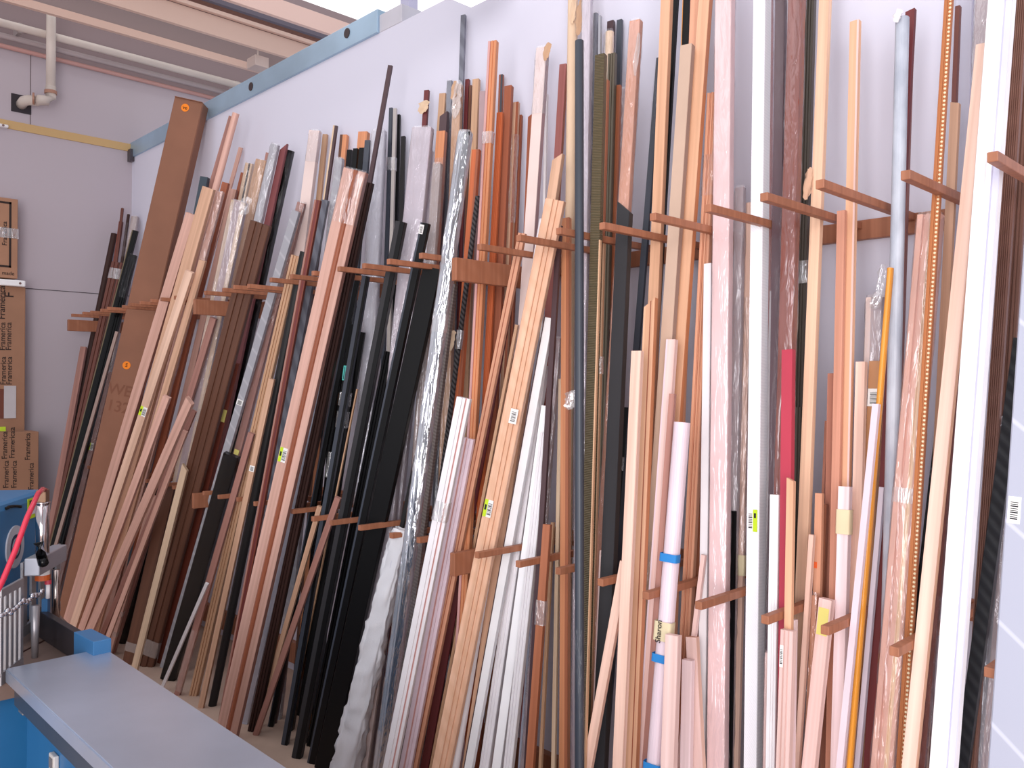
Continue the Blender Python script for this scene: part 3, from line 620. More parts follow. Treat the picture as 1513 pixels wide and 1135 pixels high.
WOOD = set('pine pale sand tan cream rosew rust mahog choc brick umber orange deeporange peachd peach peachp peachs peachl birch sienna sienna2 rust2 terra salmon rosewd rosered goldbrown redbrown brownk oxblood pinkp pinkl redwood'.split())
def make_strip(s, d):
    p = place(s, d)
    k = s.get('k') or ('wood' if s['col'] in WOOD else 'paint')
    mats, slots = [], {}
    if k == 'bubble': mats.append(bubblewrap())
    else: mats.append(mat(s['col'], k))
    def add(key, col):
        slots[key] = len(mats); mats.append(mat(col, 'wood' if col in WOOD else 'paint'))
    if s.get('side'): add('side', s['side'])
    if s.get('end'): add('end', s['end'])
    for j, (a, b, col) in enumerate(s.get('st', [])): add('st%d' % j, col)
    bm = bmesh.new(); bar_mesh(bm, p, s, 0.0, p['len'], slots)
    name = s.get('n') or ('bubble_wrapped_bundle' if k == 'bubble' else 'wrapped_moulding' if s.get('wrap') == 1 else 'timber_strip' if k == 'wood' else 'moulding_strip')
    ax, u, n = (Vector(p[q]) for q in ('ax', 'u', 'n')); yv = -n
    mw = Matrix(((u.x, yv.x, ax.x, p['foot'][0]), (u.y, yv.y, ax.y, p['foot'][1]), (u.z, yv.z, ax.z, p['foot'][2]), (0, 0, 0, 1)))
    o = link(name, bm, mats, None, mw, smooth=False)
    tag(o, s['label'], 'frame moulding', s['g'])
    wr = s.get('wrap')
    if wr:
        if wr in (1, 2): z0, z1, pin = .01, p['len'] + .006, True
        else:
            z1, z0 = zloc(s, p, wr[0])[0], max(.005, zloc(s, p, wr[1])[0]); pin = wr[0] <= s['t'][1] + 12
            if pin: z1 = p['len'] + .006
        fk = 'mirror' if s['col'] == 'silver' else 'clear' if sum(PAL[s['col']]) < 260 else 'cloudy' if s['col'] in ('lilac', 'ice', 'mauveg', 'blush', 'mauve', 'taupe', 'grey', 'paleblue') else 'film'
        if wr == 2: link('bubble_wrap', skin(p, z0, z1 + .015, .006, .009, .022, s['i'], pin, 24, (1.35, .75)), bubblewrap(), o, smooth=True)
        else: link('plastic_sleeve', skin(p, z0, z1, .0022, .0016, .022, s['i'], pin), film(fk), o, smooth=True)
    for t in s.get('tapes', []):
        zc, dep = zloc(s, p, t[0]); h = t[1] * dep / FPX
        kind = t[2] if len(t) > 2 else 'tape'
        m = film('tape') if kind == 'tape' else mat((40, 132, 206), 'paper') if kind == 'bluetape' else mat((238, 222, 184), 'paper')
        z0 = max(.004, zc - h / 2)
        link({'tape': 'clear_tape', 'bluetape': 'blue_tape', 'masking': 'masking_tape'}[kind], skin(p, z0, z0 + h, .0034, .0006 if kind == 'tape' else .0002, .012, s['i'] + 5, False, 20), m, o, smooth=True)
        if kind == 'masking' and s.get('text'):
            text_mesh('handwriting', s['text'], p['W'] * .5, mat((60, 52, 50), 'paper'), o, Matrix.Translation((-p['W'] * .12, -p['T'] / 2 - .0075, zc)) @ Matrix.Rotation(math.pi / 2, 4, 'X') @ Matrix.Rotation(math.pi / 2, 4, 'Z'))
    for t in s.get('tags', []):
        zc, dep = zloc(s, p, t[0]); h = t[3] * dep / FPX; w = p['W'] * t[2]
        bm, ms = sticker(t[1], w, h)
        yo = -p['T'] / 2 * (1.0 if s.get('p') != 'bead' else .94) - (.0045 if wr in (1, 2) or (wr and wr[0] <= t[0] <= wr[1]) else .0005)
        xo = 0 if t[2] > .6 else -p['W'] * .5 + w * .5 + p['W'] * .04
        if t[1] == 'white' and .4 < t[2] < .5: xo = p['W'] * .2
        link('barcode_label' if t[1] in ('white', 'green', 'green2') else 'price_sticker', bm, ms, o, Matrix.Translation((xo, yo, zc)))
    for fi, (fx_, fy_, fw, fh, fc) in enumerate(s.get('flaps', [])):
        zc, dep = zloc(s, p, fy_); k_ = dep / FPX; rr = random.Random(s['i'] * 7 + fi)
        lx = s['t'][0] + (s['b'][0] - s['t'][0]) * (fy_ - s['t'][1]) / (s['b'][1] - s['t'][1])
        x0 = (fx_ - lx) * k_; bm = bmesh.new(); nx, nz = 6, 9; gr = []
        for a in range(nz + 1):
            v_ = a / nz; wd_ = fw * k_ * (.86 + rr.uniform(-.22, .14)) * (1 if 0 < a < nz else .6)
            gr.append([bm.verts.new((x0 + (b / nx - .5) * wd_, -p['T'] / 2 - .008 + rr.uniform(-.002, .002) + .004 * math.cos(b * .9 + a * .5), (.5 - v_ + .1 * (b / nx - .5)) * fh * k_ + rr.uniform(-.002, .002))) for b in range(nx + 1)])
        for a in range(nz):
            for b in range(nx): bm.faces.new((gr[a][b], gr[a][b + 1], gr[a + 1][b + 1], gr[a + 1][b]))
        link('torn_film' if fc == 'film' else 'torn_paper', bm, film('tape') if fc == 'film' else mat(fc, 'paper'), o, Matrix.Translation((0, 0, zc)), smooth=True)
    if s.get('beads'):
        bm = bmesh.new(); z = .02
        while z < p['len'] - .01:
            bmesh.ops.create_icosphere(bm, subdivisions=1, radius=.0032, matrix=Matrix.Translation((p['W'] * .28, -p['T'] / 2 * .7, z))); z += .0085
        link('bead_row', bm, mat((244, 226, 190), 'gloss'), o, smooth=True)
    return o

for s, d in zip(STRIPS, DEPTH):
    make_strip(s, d)

# ---------------------------------------------------------------- the peg racks
for zi, (z, lab) in enumerate(zip(RACK_Z, ('upper wooden peg rack screwed along the white partition', 'lower wooden peg rack half hidden behind the leaning mouldings'))):
    r = empty('peg_rack', (0, 0, z), lab, 'rack', 'peg racks on the partition')
    bm = bmesh.new(); box(bm, (-5.7, -.022, -.036), (.3, -.0005, .012), bev=.002)
    link('rail', bm, mat('peg'), r, Matrix.Rotation(0, 4, 'X'))
    q = random.Random(3 + zi)
    for x in PEGS[zi]:
        bm = bmesh.new(); L = PEG_Y + q.uniform(-.01, .02)
        box(bm, (-.009, L, -.009), (.009, -.022, .009), bev=.0015)
        link('peg', bm, mat('peg'), r, Matrix.Translation((x, 0, q.uniform(-.004, .004))))
    for x in BRK_X:
        bm = bmesh.new(); box(bm, (-.011, PEG_Y + .03, -.088), (.011, -.022, -.018), bev=.002)
        link('divider_board', bm, mat('peg', 'figure'), r, Matrix.Translation((x, 0, 0)))
r = empty('kick_rail', (0, 0, .1), 'low wooden rail along the foot of the partition', 'rail')
bm = bmesh.new(); box(bm, (-5.7, -.03, -.05), (.3, -.0005, .05), bev=.003); link('rail_board', bm, mat('peg'), r)
for x in (-3.3, -1.4):
    bm = bmesh.new(); box(bm, (-.02, -.036, -.095), (.02, -.03, .06), bev=.003); link('rail_block', bm, mat('peg', 'figure'), r, Matrix.Translation((x, 0, 0)))

# ---------------------------------------------------------------- stickers and pen marks on the tall carton
for o in [o for o in bpy.data.objects if o.name.startswith('tall_carton')]:
    s = next(q for q in STRIPS if q.get('n') == 'tall_carton'); p = place(s, DEPTH[s['i']])
    o['category'] = 'cardboard box'
    for py, r_, body in ((164, .022, 've'), (541, .022, 'S')):
        zc, dep = zloc(s, p, py); bm = bmesh.new()
        bmesh.ops.create_cone(bm, cap_ends=True, segments=28, radius1=r_, radius2=r_, depth=.0012, matrix=Matrix.Rotation(math.pi / 2, 4, 'X'))
        st = link('round_sticker', bm, mat((255, 140, 30), 'paper'), o, Matrix.Translation((-.01, -p['T'] / 2 - .001, zc)))
        text_mesh('sticker_letter', body, r_ * 1.3, mat((40, 26, 10), 'paper'), st, Matrix.Translation((0, -.0009, 0)) @ Matrix.Rotation(math.pi / 2, 4, 'X'))
    for py, body in ((578, 'WEI'), (602, '132')):
        zc, dep = zloc(s, p, py)
        text_mesh('handwriting', body, .085, mat((134, 84, 62), 'paper'), o, Matrix.Translation((-.005, -p['T'] / 2 - .0012, zc)) @ Matrix.Rotation(math.pi / 2, 4, 'X'))
    for k in (-1, 1):
        bm = bmesh.new(); box(bm, (-p['W'] / 2 + .004, -.054 if k < 0 else .002, 0), (p['W'] / 2 - .004, -.002 if k < 0 else .054, .003))
        link('end_flap', bm, mat('carton', 'paper'), o, Matrix.Translation((0, 0, p['len'])) )

# ---------------------------------------------------------------- the room
XL = -5.86
WALL = mat('wallp', 'wall'); BEAM = mat((226, 196, 182), 'wall'); GAP_DARK = mat((120, 104, 108), 'wall')
def sbox(name, lo, hi, m, bev=0):
    bm = bmesh.new(); box(bm, lo, hi, bev=bev); return struct(link(name, bm, m))
sbox('floor', (-6.2, -5, -.05), (2.6, .1, 0), mat((206, 178, 160), 'floor'))
sbox('wall_back', (XL, 0, 0), (2.2, .1, 2.9), WALL)
ZL = on_x(150, 105, XL)[2]
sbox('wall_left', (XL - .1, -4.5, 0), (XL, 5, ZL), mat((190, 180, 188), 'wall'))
sbox('wall_left_upper', (XL - .2, -4.5, ZL), (XL - .1, 5, 4.42), mat((150, 132, 134), 'wall'))  # coloured darker than the wall below for the shade under the beams
yb = on_x(192, 217, XL + .01)
bm = bmesh.new(); box(bm, (XL, -4.5, yb[2] - .03), (XL + .008, -.004, yb[2] + .02)); struct(link('trim_1', bm, mat((206, 172, 122), 'wall')))
z1 = on_x(90, 430, XL)[2]
bm = bmesh.new(); box(bm, (XL, -4.5, z1 - .002), (XL + .002, -.004, z1 + .002)); struct(link('trim_2', bm, mat((70, 62, 66), 'wall')))
y1 = on_x(45, 130, XL)[1]
bm = bmesh.new(); box(bm, (XL, y1 - .002, yb[2] + .02), (XL + .002, y1 + .002, ZL)); struct(link('trim_3', bm, mat((110, 98, 100), 'wall')))
# steel channel along the top of the partition
xe = on_y(561, 25, 0)[0]
t = empty('steel_channel', (XL, 0, 2.9), 'galvanised bluish steel channel capping the top of the white partition', 'metal channel')
bm = bmesh.new(); box(bm, (0, -.012, .0), (xe - XL, .1, .1), bev=.002); link('channel', bm, mat((176, 204, 226), 'metal', .45), t)
bm = bmesh.new(); box(bm, (xe - XL, -.002, .0), (xe - XL + .16, .1, .075), bev=.002); link('end_clip', bm, mat((206, 204, 214), 'paint'), t)
for px, py in ((513, 49), (371, 128)):
    P_ = on_y(px, py, -.012); bm = bmesh.new(); bmesh.ops.create_cone(bm, cap_ends=True, segments=16, radius1=.022, radius2=.022, depth=.004, matrix=Matrix.Rotation(math.pi / 2, 4, 'X'))
    link('punched_hole', bm, mat((70, 58, 60), 'paint'), t, Matrix.Translation((P_[0] - XL, -.0135, P_[2] - 2.9)))
bm = bmesh.new(); box(bm, (-.0, -.03, -.03), (.05, -.004, .05)); link('corner_bracket', bm, mat((92, 84, 88), 'metal'), t)

# roof steel, with dark strips painted for the gaps, seen over the partition, all running away from the rack wall
def beam(name, x, col, y0, y1, depth, m):
    za, zb = on_x(col, y0, x)[2], on_x(col, y1, x)[2]
    return sbox(name, (x - depth, -4.5, min(za, zb)), (x, 6, max(za, zb)), m)
beam('ceiling_beam_1', -5.45, 200, 44, 55, .03, BEAM)
beam('ceiling_beam_2', -5.52, 200, 18, 44, .03, mat((150, 134, 134), 'wall'))  # web recess of the beam, its shade put into the colour
beam('ceiling_beam_3', -5.2, 380, 43, 71, .03, BEAM)
beam('roof_gap_1', -5.24, 380, 39, 44, .03, GAP_DARK)  # no beam: dark strip painted for the shaded slot between two bands
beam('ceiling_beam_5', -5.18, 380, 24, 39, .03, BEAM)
beam('roof_gap_2', -5.0, 440, 33, 50, .03, mat((130, 92, 80), 'wall'))  # no beam: brown strip standing for the dark gap
beam('roof_gap_3', -4.9, 380, 3, 24, .03, mat((110, 104, 116), 'wall'))  # no beam: grey-blue strip standing for the dark underside gap
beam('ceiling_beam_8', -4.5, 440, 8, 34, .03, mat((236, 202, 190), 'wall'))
# skylight over the bay behind: frame, mullion and pane
xs = -4.0
w = sbox('window_1', (-9, -4.5, 4.6), (-4.0, 8, 4.62), emit('skylight_glow', (255, 253, 255), 1.25))
P_ = on_y(601, 8, 1.6)
bm = bmesh.new(); box(bm, (P_[0] - .05, 1.58, 2.6), (P_[0] + .05, 1.66, 4.6)); link('window_frame', bm, mat((196, 194, 222), 'paint'), w)
# hanging lamp at the top edge
P_ = on_z(697, 14, 2.70)
t = empty('tube_light', (P_[0], P_[1], 2.70), 'white tube light fixture hanging at the top edge over the partition', 'light')
bm = bmesh.new(); box(bm, (0, -1.25, .03), (.14, 0, .1), bev=.006); link('housing', bm, mat('whiteb', 'paint'), t)
bm = bmesh.new(); box(bm, (.01, -1.24, .0), (.13, -.012, .03)); link('diffuser', bm, emit('tube_glow', (255, 250, 255), 1.4), t)

# pipes on the far wall
PIPE = mat((226, 214, 206), 'paint')
t = empty('drain_pipe', on_x(75, 130, -5.74), 'white drain pipe coming down and elbowing into the far wall', 'pipe')
o0 = Vector(t.location); A = Vector(on_x(71, -30, -5.74)); B = Vector(on_x(75, 128, -5.74))
A = Vector((B.x, B.y, A.z))
bm = bmesh.new(); tube(bm, [A - o0, Vector((0, 0, 0)) + (B - o0)], .027, 16); link('downpipe', bm, PIPE, t, smooth=True)
C2 = Vector(on_x(38, 146, -5.78)); D2 = Vector(on_x(30, 156, XL - .02))
z0 = C2.z
bm = bmesh.new(); tube(bm, [B - o0, Vector((B.x, B.y, z0 + .03)) - o0, Vector((B.x, B.y - .025, z0 + .004)) - o0, Vector((B.x, B.y - .06, z0)) - o0, Vector((C2.x, C2.y + .06, z0)) - o0, Vector((C2.x - .01, C2.y + .02, z0)) - o0, Vector((C2.x - .04, C2.y, z0 - .005)) - o0, Vector((XL - .01, C2.y - .005, z0 - .02)) - o0], .031, 16)
link('elbow', bm, PIPE, t, smooth=True)
for a, b in ((Vector((B.x, B.y - .09, z0)), Vector((B.x - .003, B.y - .1, z0))), (Vector((B.x, B.y, z0 + .05)), Vector((B.x, B.y, z0 + .07)))):
    bm = bmesh.new(); tube(bm, [a - o0, b - o0], .036, 16); link('joint_ring', bm, mat((176, 130, 110), 'paint'), t, smooth=False)
bm = bmesh.new(); box(bm, (XL + .0005 - o0.x, C2.y - .06 - o0.y, z0 - .07 - o0.z), (XL + .004 - o0.x, C2.y + .05 - o0.y, z0 + .04 - o0.z)); link('wall_cutout', bm, mat((60, 54, 60), 'paint'), t)
for nm, lab, (px, py), x, r_, m in (('water_pipe', 'long white water pipe running level under the roof beams', (200, 86), -5.78, .024, PIPE), ('conduit', 'thin pinkish conduit along the top of the far wall', (150, 104), -5.83, .014, mat((196, 150, 144), 'paint')),
                                 ('cable_duct', 'flat grey duct between the white pipe and the pinkish conduit', (200, 103), -5.83, .018, mat((190, 176, 178), 'paint'))):
    P_ = on_x(px, py, x); bm = bmesh.new(); tube(bm, [(0, -3.2, 0), (0, 2.0, 0)], r_, 14)
    o = link(nm, bm, m, None, Matrix.Translation((x, -.5, P_[2])), smooth=True); tag(o, lab, 'pipe')
    if nm == 'water_pipe':
        bm = bmesh.new()
        for y in (-1.5, -.2, 1.2): box(bm, (-.12, y, -.03), (.0, y + .02, .03))
        link('pipe_clip', bm, mat((170, 160, 160), 'paint'), o)
t = empty('hanging_junction', on_x(381, 94, -5.3), 'small pale junction box under the end of the nearest roof beam', 'junction box')
bm = bmesh.new(); box(bm, (-.06, -.05, -.035), (.06, .05, .035), bev=.004); link('box_body', bm, mat((216, 196, 188), 'paint'), t)
bm = bmesh.new(); tube(bm, [(0, 0, .03), (0, 0, .14)], .006, 8); link('drop_rod', bm, mat((216, 206, 200), 'paint'), t)

# ---------------------------------------------------------------- cartons against the far wall
INK = mat((58, 46, 44), 'paper'); CB = mat('cardb', 'paper')
def carton(px_r, py_t, px_b, py_b, x, label, ink, back=XL, floor=False):
    a, b = on_x(px_r, py_t, x), on_x(px_b, py_b, x)
    y1 = max(a[1], b[1]); y0 = y1 - .62; zt, zb = a[2], 0.0 if floor else b[2]
    t = empty('cardboard_carton', (x, y1, zb), label, 'cardboard box', 'moulding cartons by the far wall')
    bm = bmesh.new(); box(bm, (-(x - back) + .004, y0 - y1, 0), (0, 0, zt - zb), bev=.004); link('carton_body', bm, CB, t)
    R = Matrix.Rotation(math.pi / 2, 4, 'Z') @ Matrix.Rotation(math.pi / 2, 4, 'X')
    for (yy, zz, body, size, rot) in ink:
        P_ = on_x(yy, zz, x)
        text_mesh('printed_word', body, size, INK, t, Matrix.Translation((.0012, P_[1] - y1, P_[2] - zb)) @ R @ Matrix.Rotation(rot, 4, 'Z'))
    return t, y1, zb, zt
H9 = math.pi / 2
t, y1, zb, zt = carton(21, 294, 26, 412, -5.74, 'upper brown carton with a dark printed border strapped by clear tape', [(7, 345, 'Framerica', .036, H9), (12, 404, 'made', .03, 0)])
bm = bmesh.new(); k = .012
a, b = on_x(17, 299, -5.74), on_x(19, 396, -5.74); ya, za, zb2 = a[1] - y1, a[2] - zb, b[2] - zb
box(bm, (0, ya - k, zb2), (.0015, ya, za)); box(bm, (0, -.6, za - k), (.0015, ya, za)); box(bm, (0, -.6, zb2), (.0015, ya, zb2 + k))
link('printed_border', bm, INK, t)
bm = bmesh.new(); P_ = on_x(10, 344, -5.74); box(bm, (0, -.6, P_[2] - zb - .03), (.002, .003, P_[2] - zb + .03)); link('strapping_tape', bm, film('tape'), t)
t, y1, zb, zt = carton(27, 424, 36, 735, -5.74, 'middle brown carton printed with rows of words and a paper packing slip', [(4, 497, 'Framerica', .042, H9), (13, 497, 'Framerica', .042, H9), (5, 548, 'Framerica', .042, H9), (14, 548, 'Framerica', .042, H9), (3, 447, 'Framerica', .05, H9), (14, 436, 'F', .07, H9), (18, 636, 'ca', .045, H9)], floor=True)
a, b = on_x(6, 570, -5.735), on_x(25, 618, -5.735)
bm = bmesh.new(); box(bm, (.002, a[1] - y1, b[2] - zb), (.004, b[1] - y1 - .005, a[2] - zb)); link('packing_slip', bm, mat((206, 200, 204), 'paper'), t)
bm = bmesh.new(); box(bm, (.002, a[1] - y1 - .12, b[2] - zb), (.0035, a[1] - y1, a[2] - zb - .02)); link('stamped_panel', bm, mat((122, 66, 52), 'paper'), t)
a = on_x(3, 637, -5.735); bm = bmesh.new(); box(bm, (.002, a[1] - y1 - .03, a[2] - zb - .02), (.0035, a[1] - y1 + .02, a[2] - zb + .025)); link('price_sticker', bm, mat((206, 236, 60), 'paper'), t)
t, y1, zb, zt = carton(44, 638, 56, 860, -5.58, 'lower brown carton in front, printed with upright words, behind the blue machine', [(7, 658, 'Framerica', .04, H9), (18, 657, 'Framerica', .04, H9), (41, 660, 'Framerica', .04, H9), (9, 701, 'Framerica', .04, H9), (21, 701, 'Framerica', .04, H9), (46, 704, 'Framerica', .04, H9)], back=-5.733, floor=True)
for nm, lab, (x0, y0_, x1, y1_), xx in (('shelf_bracket', 'white metal bracket bar holding the cartons to the far wall', (-10, 411, 38, 424), -5.70), ('bracket_arm', 'short white perforated bracket end high on the far wall', (-10, 180, 13, 189), -5.82)):
    a, b = on_x(x0, y0_, xx), on_x(x1, y1_, xx)
    bm = bmesh.new(); box(bm, (XL - xx + .001, a[1] - b[1] - .4, 0), (0, 0, a[2] - b[2]), bev=.006)
    o = link(nm, bm, mat('whiteb', 'paint'), None, Matrix.Translation((xx, b[1], b[2]))); tag(o, lab, 'bracket')
    bm = bmesh.new(); bmesh.ops.create_cone(bm, cap_ends=True, segments=12, radius1=.007, radius2=.007, depth=.003, matrix=Matrix.Translation((.001, -.03, (a[2] - b[2]) * .5)) @ Matrix.Rotation(math.pi / 2, 4, 'Y')); link('screw', bm, mat((150, 120, 118), 'metal'), o)

# ---------------------------------------------------------------- saw table and mitre saw in the lower left
ZT = .70
ne, nw = on_z(155, 957, ZT), on_z(8, 988, ZT)
yN, yS = ne[1], nw[1]; xW = (ne[0] + nw[0]) / 2
xE = -.62
t = empty('saw_table', (xW, yS, 0), 'long grey steel table top on a blue cabinet before the black mouldings', 'saw table')
bm = bmesh.new()
v = [bm.verts.new(q) for q in ((nw[0] - xW, 0, ZT - .035), (xE - xW, 0, ZT - .035), (xE - xW, yN - yS, ZT - .035), (ne[0] - xW, yN - yS, ZT - .035), (nw[0] - xW, 0, ZT), (xE - xW, 0, ZT), (xE - xW, yN - yS, ZT), (ne[0] - xW, yN - yS, ZT))]
for q in ((3, 2, 1, 0), (4, 5, 6, 7), (0, 1, 5, 4), (1, 2, 6, 5), (2, 3, 7, 6), (3, 0, 4, 7)): bm.faces.new([v[i] for i in q])
bmesh.ops.bevel(bm, geom=list(bm.edges), offset=.003, segments=2, affect='EDGES')
link('table_top', bm, mat((186, 194, 212), 'metal', .3), t)
BLUE = mat((34, 100, 152), 'paint', .4)
bm = bmesh.new(); box(bm, (.05, .035, .0), (xE - xW - .05, yN - yS - .05, ZT - .035), bev=.004); link('cabinet', bm, BLUE, t)
bm = bmesh.new(); box(bm, (.06, .006, ZT - .075), (xE - xW - .02, .034, ZT - .035)); link('apron', bm, mat((84, 92, 104), 'metal'), t)
for px, py in ((84, 1125), (15, 1140)):
    P_ = on_y(px, py, yS + .035); bm = bmesh.new()
    if P_[2] < .1: continue
    box(bm, (-.018, -.012, -.018), (.018, 0, .018), bev=.003); sp = link('socket_plate', bm, mat((190, 186, 184), 'paint'), t, Matrix.Translation((P_[0] - xW, .035, P_[2])))
    bm = bmesh.new(); box(bm, (-.011, -.0135, -.011), (.011, -.012, .011)); link('socket', bm, mat((110, 104, 104), 'paint'), sp)
P_ = on_y(34, 1036, yS + .034); bm = bmesh.new(); box(bm, (-.018, -.006, -.03), (.018, 0, .03), bev=.002); link('hinge_plate', bm, mat((150, 146, 146), 'metal'), t, Matrix.Translation((P_[0] - xW, .034, P_[2])))

# mitre saw: local X runs along its face towards the viewer, Y is the outward normal of the face
ZB = .66
A0 = EYE + 2.75 * FWD + RGT * ((74 - PW / 2) / FPX * 2.75)
fx = unit(np.array([.82, -.57, 0])); fy = np.array([-fx[1], fx[0], 0])
MS = Matrix(((fx[0], fy[0], 0, A0[0]), (fx[1], fy[1], 0, A0[1]), (0, 0, 1, 0), (0, 0, 0, 1)))
t = empty('mitre_saw', MS, 'blue moulding mitre saw with clamps, clear guards and a red air hose', 'saw')
def mpx(px, py, c=0.0):
    r_ = ray(px, py); k = ((A0 + fy * c - EYE) @ fy) / (r_ @ fy); P_ = EYE + r_ * k
    return float((P_ - A0) @ fx), float(P_[2])
ztop = mpx(74, 722)[1]
bm = bmesh.new(); box(bm, (0, -.55, ZB), (.95, 0, ztop), bev=.02); link('saw_housing', bm, mat((44, 116, 168), 'paint', .38), t)
def prism(pts, z0, z1):
    bm = bmesh.new(); Q = [MS.inverted() @ Vector((q[0], q[1], 0)) for q in pts]
    a_ = [bm.verts.new((q.x, q.y, z0)) for q in Q]; b_ = [bm.verts.new((q.x, q.y, z1)) for q in Q]
    bm.faces.new(a_); bm.faces.new(b_)
    for i in range(len(Q)): bm.faces.new((a_[i], a_[(i + 1) % len(Q)], b_[(i + 1) % len(Q)], b_[i]))
    return bm
e1 = Vector((ne[0] - .006, yN, 0)); e0 = Vector((nw[0] - .012, yS - .25, 0))
e2 = Vector((nw[0] - .012, yS, 0))
bedpts = [e1, on_z(118, 938, ZB), on_z(66, 886, ZB), on_z(-40, 890, ZB), on_z(-160, 950, ZB), e0, e2]
link('saw_bed', prism(bedpts, ZB - .04, ZB), mat((140, 116, 106), 'metal', .6), t)
cen = sum((Vector((q[0], q[1], 0)) for q in bedpts), Vector()) / len(bedpts)
link('bed_support', prism([cen + (Vector((q[0], q[1], 0)) - cen) * .86 for q in bedpts], 0, ZB - .04), BLUE, t)
bm = bmesh.new(); qa, qb = MS.inverted() @ Vector(on_z(-20, 992, ZB)), MS.inverted() @ Vector(on_z(75, 942, ZB)); tube(bm, [(qa.x, qa.y, ZB), (qb.x, qb.y, ZB)], .003, 6); link('bed_slot', bm, mat('choc', 'paint'), t)
a = mpx(21, 808); bm = bmesh.new()
bmesh.ops.create_cone(bm, cap_ends=True, segments=36, radius1=.062, radius2=.062, depth=.004, matrix=Matrix.Rotation(H9, 4, 'X')); bd = link('maker_badge', bm, mat((196, 196, 206), 'paper'), t, Matrix.Translation((a[0], .002, a[1])))
for r0, col in ((.036, (48, 60, 84)), (.026, (176, 178, 190))):
    bm = bmesh.new(); bmesh.ops.create_cone(bm, cap_ends=True, segments=32, radius1=r0, radius2=r0, depth=.0015, matrix=Matrix.Translation((0, .0025 + (.036 - r0) * .08, 0)) @ Matrix.Rotation(H9, 4, 'X')); link('badge_ring', bm, mat(col, 'paper'), bd)
bm = bmesh.new(); q = [mpx(x_, y_) for x_, y_ in ((8, 752), (13, 749), (19, 748), (25, 748), (30, 749))]
for (xa, za), (xb, zb_) in zip(q, q[1:]): tube(bm, [(xa, .001, za), (xb, .001, zb_)], .0045, 6)
link('black_logo_arc', bm, mat('black'), t)
a, b = mpx(40, 738), mpx(56, 762); bm = bmesh.new(); box(bm, (b[0] - .0, .001, b[1]), (a[0], .0022, a[1])); gl_ = link('warning_label', bm, mat((206, 232, 40), 'paper'), t)
bm = bmesh.new(); box(bm, (b[0] + .01, .0022, b[1] + .012), (a[0] - .004, .003, b[1] + .035)); link('printed_area', bm, mat((226, 220, 226), 'paper'), gl_)
bm = bmesh.new(); box(bm, (a[0] - .035, .0022, a[1] - .022), (a[0] - .012, .003, a[1] - .006)); link('hazard_mark', bm, mat((70, 84, 30), 'paper'), gl_)
ALU = mat((170, 168, 172), 'metal', .35)
def slotted(p0, p1, c, zlo):
    (xa, za), (xb, zb_) = mpx(*p0, c), mpx(*p1, c); x0, x1 = min(xa, xb), max(xa, xb); bm = bmesh.new(); n = 5
    box(bm, (x0, c - .004, max(za, zb_) - .02), (x1, c + .004, max(za, zb_)), bev=.001); box(bm, (x0, c - .004, zlo), (x1, c + .004, zlo + .03))
    for k in range(n):
        xa_ = x0 + (x1 - x0) * k / (n - .5); box(bm, (xa_, c - .003, zlo + .02), (xa_ + (x1 - x0) / (n - .5) * .5, c + .003, max(za, zb_) - .015))
    return link('slotted_guard', bm, ALU, t)
slotted((32, 832), (88, 812), .07, ZB + .02)
g = slotted((0, 872), (33, 860), .15, ZB + .0)
def at(px, py, c): x_, z_ = mpx(px, py, c); return Vector((x_, c, z_))
c = .12; a, b = at(63, 744, c), at(63, 832, c)
bm = bmesh.new(); tube(bm, [(a.x, c, b.z), (a.x, c, a.z)], .018, 20); tube(bm, [(a.x, c, a.z), (a.x, c, a.z + .004)], .02, 20); cy = link('clamp_cylinder', bm, mat((206, 198, 200), 'chrome', .14), t, smooth=True)
a2 = at(68, 722, c); bm = bmesh.new(); box(bm, (a.x - .014, c - .014, a.z + .004), (a.x + .014, c + .014, a2.z), bev=.003); link('valve_block', bm, mat((150, 116, 92), 'metal'), t)
bm = bmesh.new()
for k in range(2): tube(bm, [(a.x - .03, c, a2.z - .008 - k * .014), (a.x - .002, c, a2.z - .008 - k * .014)], .006, 10)
link('hose_fitting', bm, mat((226, 84, 40), 'paint'), t)
bm = bmesh.new(); P2, P3 = at(47, 816, c), at(88, 842, c); box(bm, (min(P2.x, P3.x), c - .02, at(66, 841, c).z), (max(P2.x, P3.x), c + .02, at(66, 816, c).z), bev=.003); link('clamp_block', bm, mat((176, 178, 188), 'metal', .3), t)
bm = bmesh.new(); tube(bm, [at(57, 802, c + .035), at(60, 818, c + .04), at(64, 832, c + .035)], [.013, .012, .014], 12); tube(bm, [at(64, 831, c + .015), at(64, 831, c + .05)], .012, 14); link('clamp_lever', bm, mat('black', 'gloss'), t, smooth=True)
for y0_, y1_, col, r_ in ((842, 849, (232, 228, 226), .019), (849, 857, (206, 96, 40), .0195)):
    P2, P3 = at(63, y0_, c), at(63, y1_, c); bm = bmesh.new(); tube(bm, [(P2.x, c, P3.z), (P2.x, c, P2.z)], r_, 18); link('clamp_ring', bm, mat(col, 'paint'), t, smooth=False)
P2, P3 = at(71, 863, c), at(71, 884, c); bm = bmesh.new(); tube(bm, [(P2.x, c, P3.z), (P2.x, c, P2.z)], .006, 12); gt = link('gauge_tube', bm, mat((236, 232, 236), 'paint'), t, smooth=True)
bm = bmesh.new(); tube(bm, [(P2.x, c, P2.z), (P2.x, c, P2.z + .012)], .009, 12); link('gauge_cap', bm, mat((206, 70, 90), 'paint'), gt)
P2, P3 = at(70, 884, c - .01), at(70, 912, c - .01); bm = bmesh.new(); box(bm, (P2.x - .01, c - .022, ZB), (P2.x + .01, c - .006, P2.z)); link('stop_post', bm, BLUE, t)
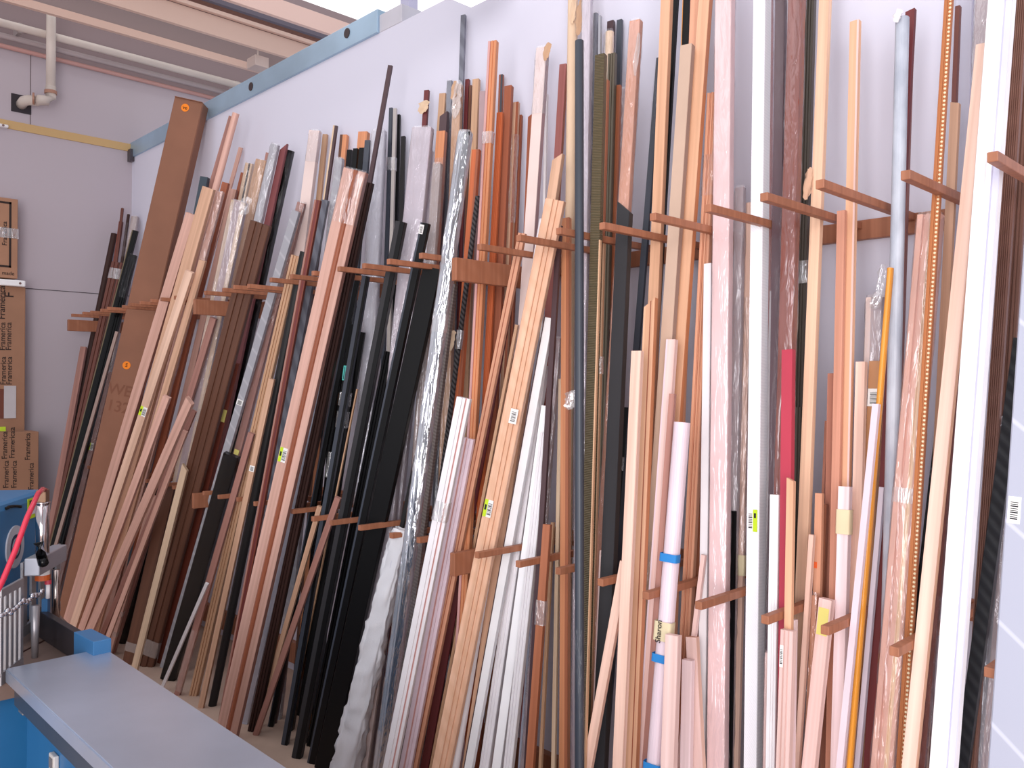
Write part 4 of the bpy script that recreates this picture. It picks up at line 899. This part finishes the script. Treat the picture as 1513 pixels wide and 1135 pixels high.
P2, P3 = at(83, 842, .1), at(83, 920, .1); bm = bmesh.new(); tube(bm, [(P2.x, .1, ZB), (P2.x, .1, P2.z)], .011, 16); link('guide_rod', bm, mat((190, 176, 170), 'chrome', .2), t, smooth=True)
bm = bmesh.new(); q = random.Random(4)
for k in range(14):
    P2 = at(2 + k * 4.6, 911 - k * 2.9 + q.uniform(-3, 3), .17); bmesh.ops.create_icosphere(bm, subdivisions=2, radius=.0085, matrix=Matrix.Translation(P2) @ Matrix.Diagonal((1.3, .8, q.uniform(.6, 1.1), 1)))
link('clamp_chain', bm, mat((216, 216, 222), 'chrome', .1), t, smooth=True)
bm = bmesh.new(); P2 = at(52, 895, .15); tube(bm, [(P2.x, .15, ZB), (P2.x, .15, P2.z)], [.008, .012], 12); link('clamp_foot', bm, mat((150, 146, 150), 'metal'), t, smooth=True)
bm = bmesh.new(); hp = [at(-12, 888, .2), at(4, 858, .2), at(22, 815, .2), at(40, 765, .2), at(56, 730, .18), at(63, 723, .14), at(68, 725, .12)]
tube(bm, hp, .0066, 12); link('air_hose', bm, mat((226, 54, 82), 'gloss'), t, smooth=True)
# fence
q0, q1, q2 = on_z(45, 896, ZB + .075), on_z(109, 934, ZB + .075), on_z(138, 949, ZB + .075)
IM = MS.inverted()
def strip_box(pa, pb, zlo, zhi, th, name, m, par):
    pa, pb = Vector(pa), Vector(pb); d_ = (pb - pa); d_.z = 0; L_ = d_.length; ang = math.atan2(d_.y, d_.x)
    bm = bmesh.new(); box(bm, (0, 0, zlo), (L_, th, zhi), bev=.0015)
    o = link(name, bm, m, par); o.matrix_local = IM @ Matrix.Translation((pa.x, pa.y, 0)) @ Matrix.Rotation(ang, 4, 'Z'); return o
strip_box(q0, q1, ZB, ZB + .075, .02, 'black_fence', mat((52, 48, 52), 'paint', .3), t)
strip_box(q1, q2, ZB - .03, ZB + .075, .045, 'blue_fence_end', mat((60, 116, 166), 'paint', .4), t)

# ---------------------------------------------------------------- light, world, camera
sc = bpy.context.scene
wd = bpy.data.worlds.new('sky'); sc.world = wd; wd.use_nodes = True
bg = wd.node_tree.nodes['Background']; bg.inputs[0].default_value = (.93, .93, 1.0, 1); bg.inputs[1].default_value = .64
def area(name, loc, target, size, power, col=(1, 1, 1), sy=None):
    l = bpy.data.lights.new(name, 'AREA'); l.energy = power; l.color = col; l.size = size
    if sy: l.shape = 'RECTANGLE'; l.size_y = sy
    o = bpy.data.objects.new(name, l); COL.objects.link(o); o.location = loc
    o.rotation_euler = (Vector(target) - Vector(loc)).to_track_quat('-Z', 'Y').to_euler(); return o
area('fill_light', (1.1, -4.0, 1.5), (-.8, 0, .8), 3.2, 195, (1, .97, .97))  # added soft fill from behind the viewer, no known window there
area('roof_light', (-2.2, -2.2, 4.3), (-2.4, -.2, 0), 2.6, 22, (1, .96, .97))
cam = bpy.data.cameras.new('camera'); co = bpy.data.objects.new('camera', cam); COL.objects.link(co)
cam.sensor_width = 36.0; cam.lens = 36.0 * FPX / PW; cam.clip_start = .05
bk = -FWD
co.matrix_world = Matrix(((RGT[0], UPV[0], bk[0], EYE[0]), (RGT[1], UPV[1], bk[1], EYE[1]), (RGT[2], UPV[2], bk[2], EYE[2]), (0, 0, 0, 1)))
sc.camera = co
sc.view_settings.view_transform = 'Standard'
sc.view_settings.exposure = 0.0
sc.cycles.transparent_max_bounces = 24
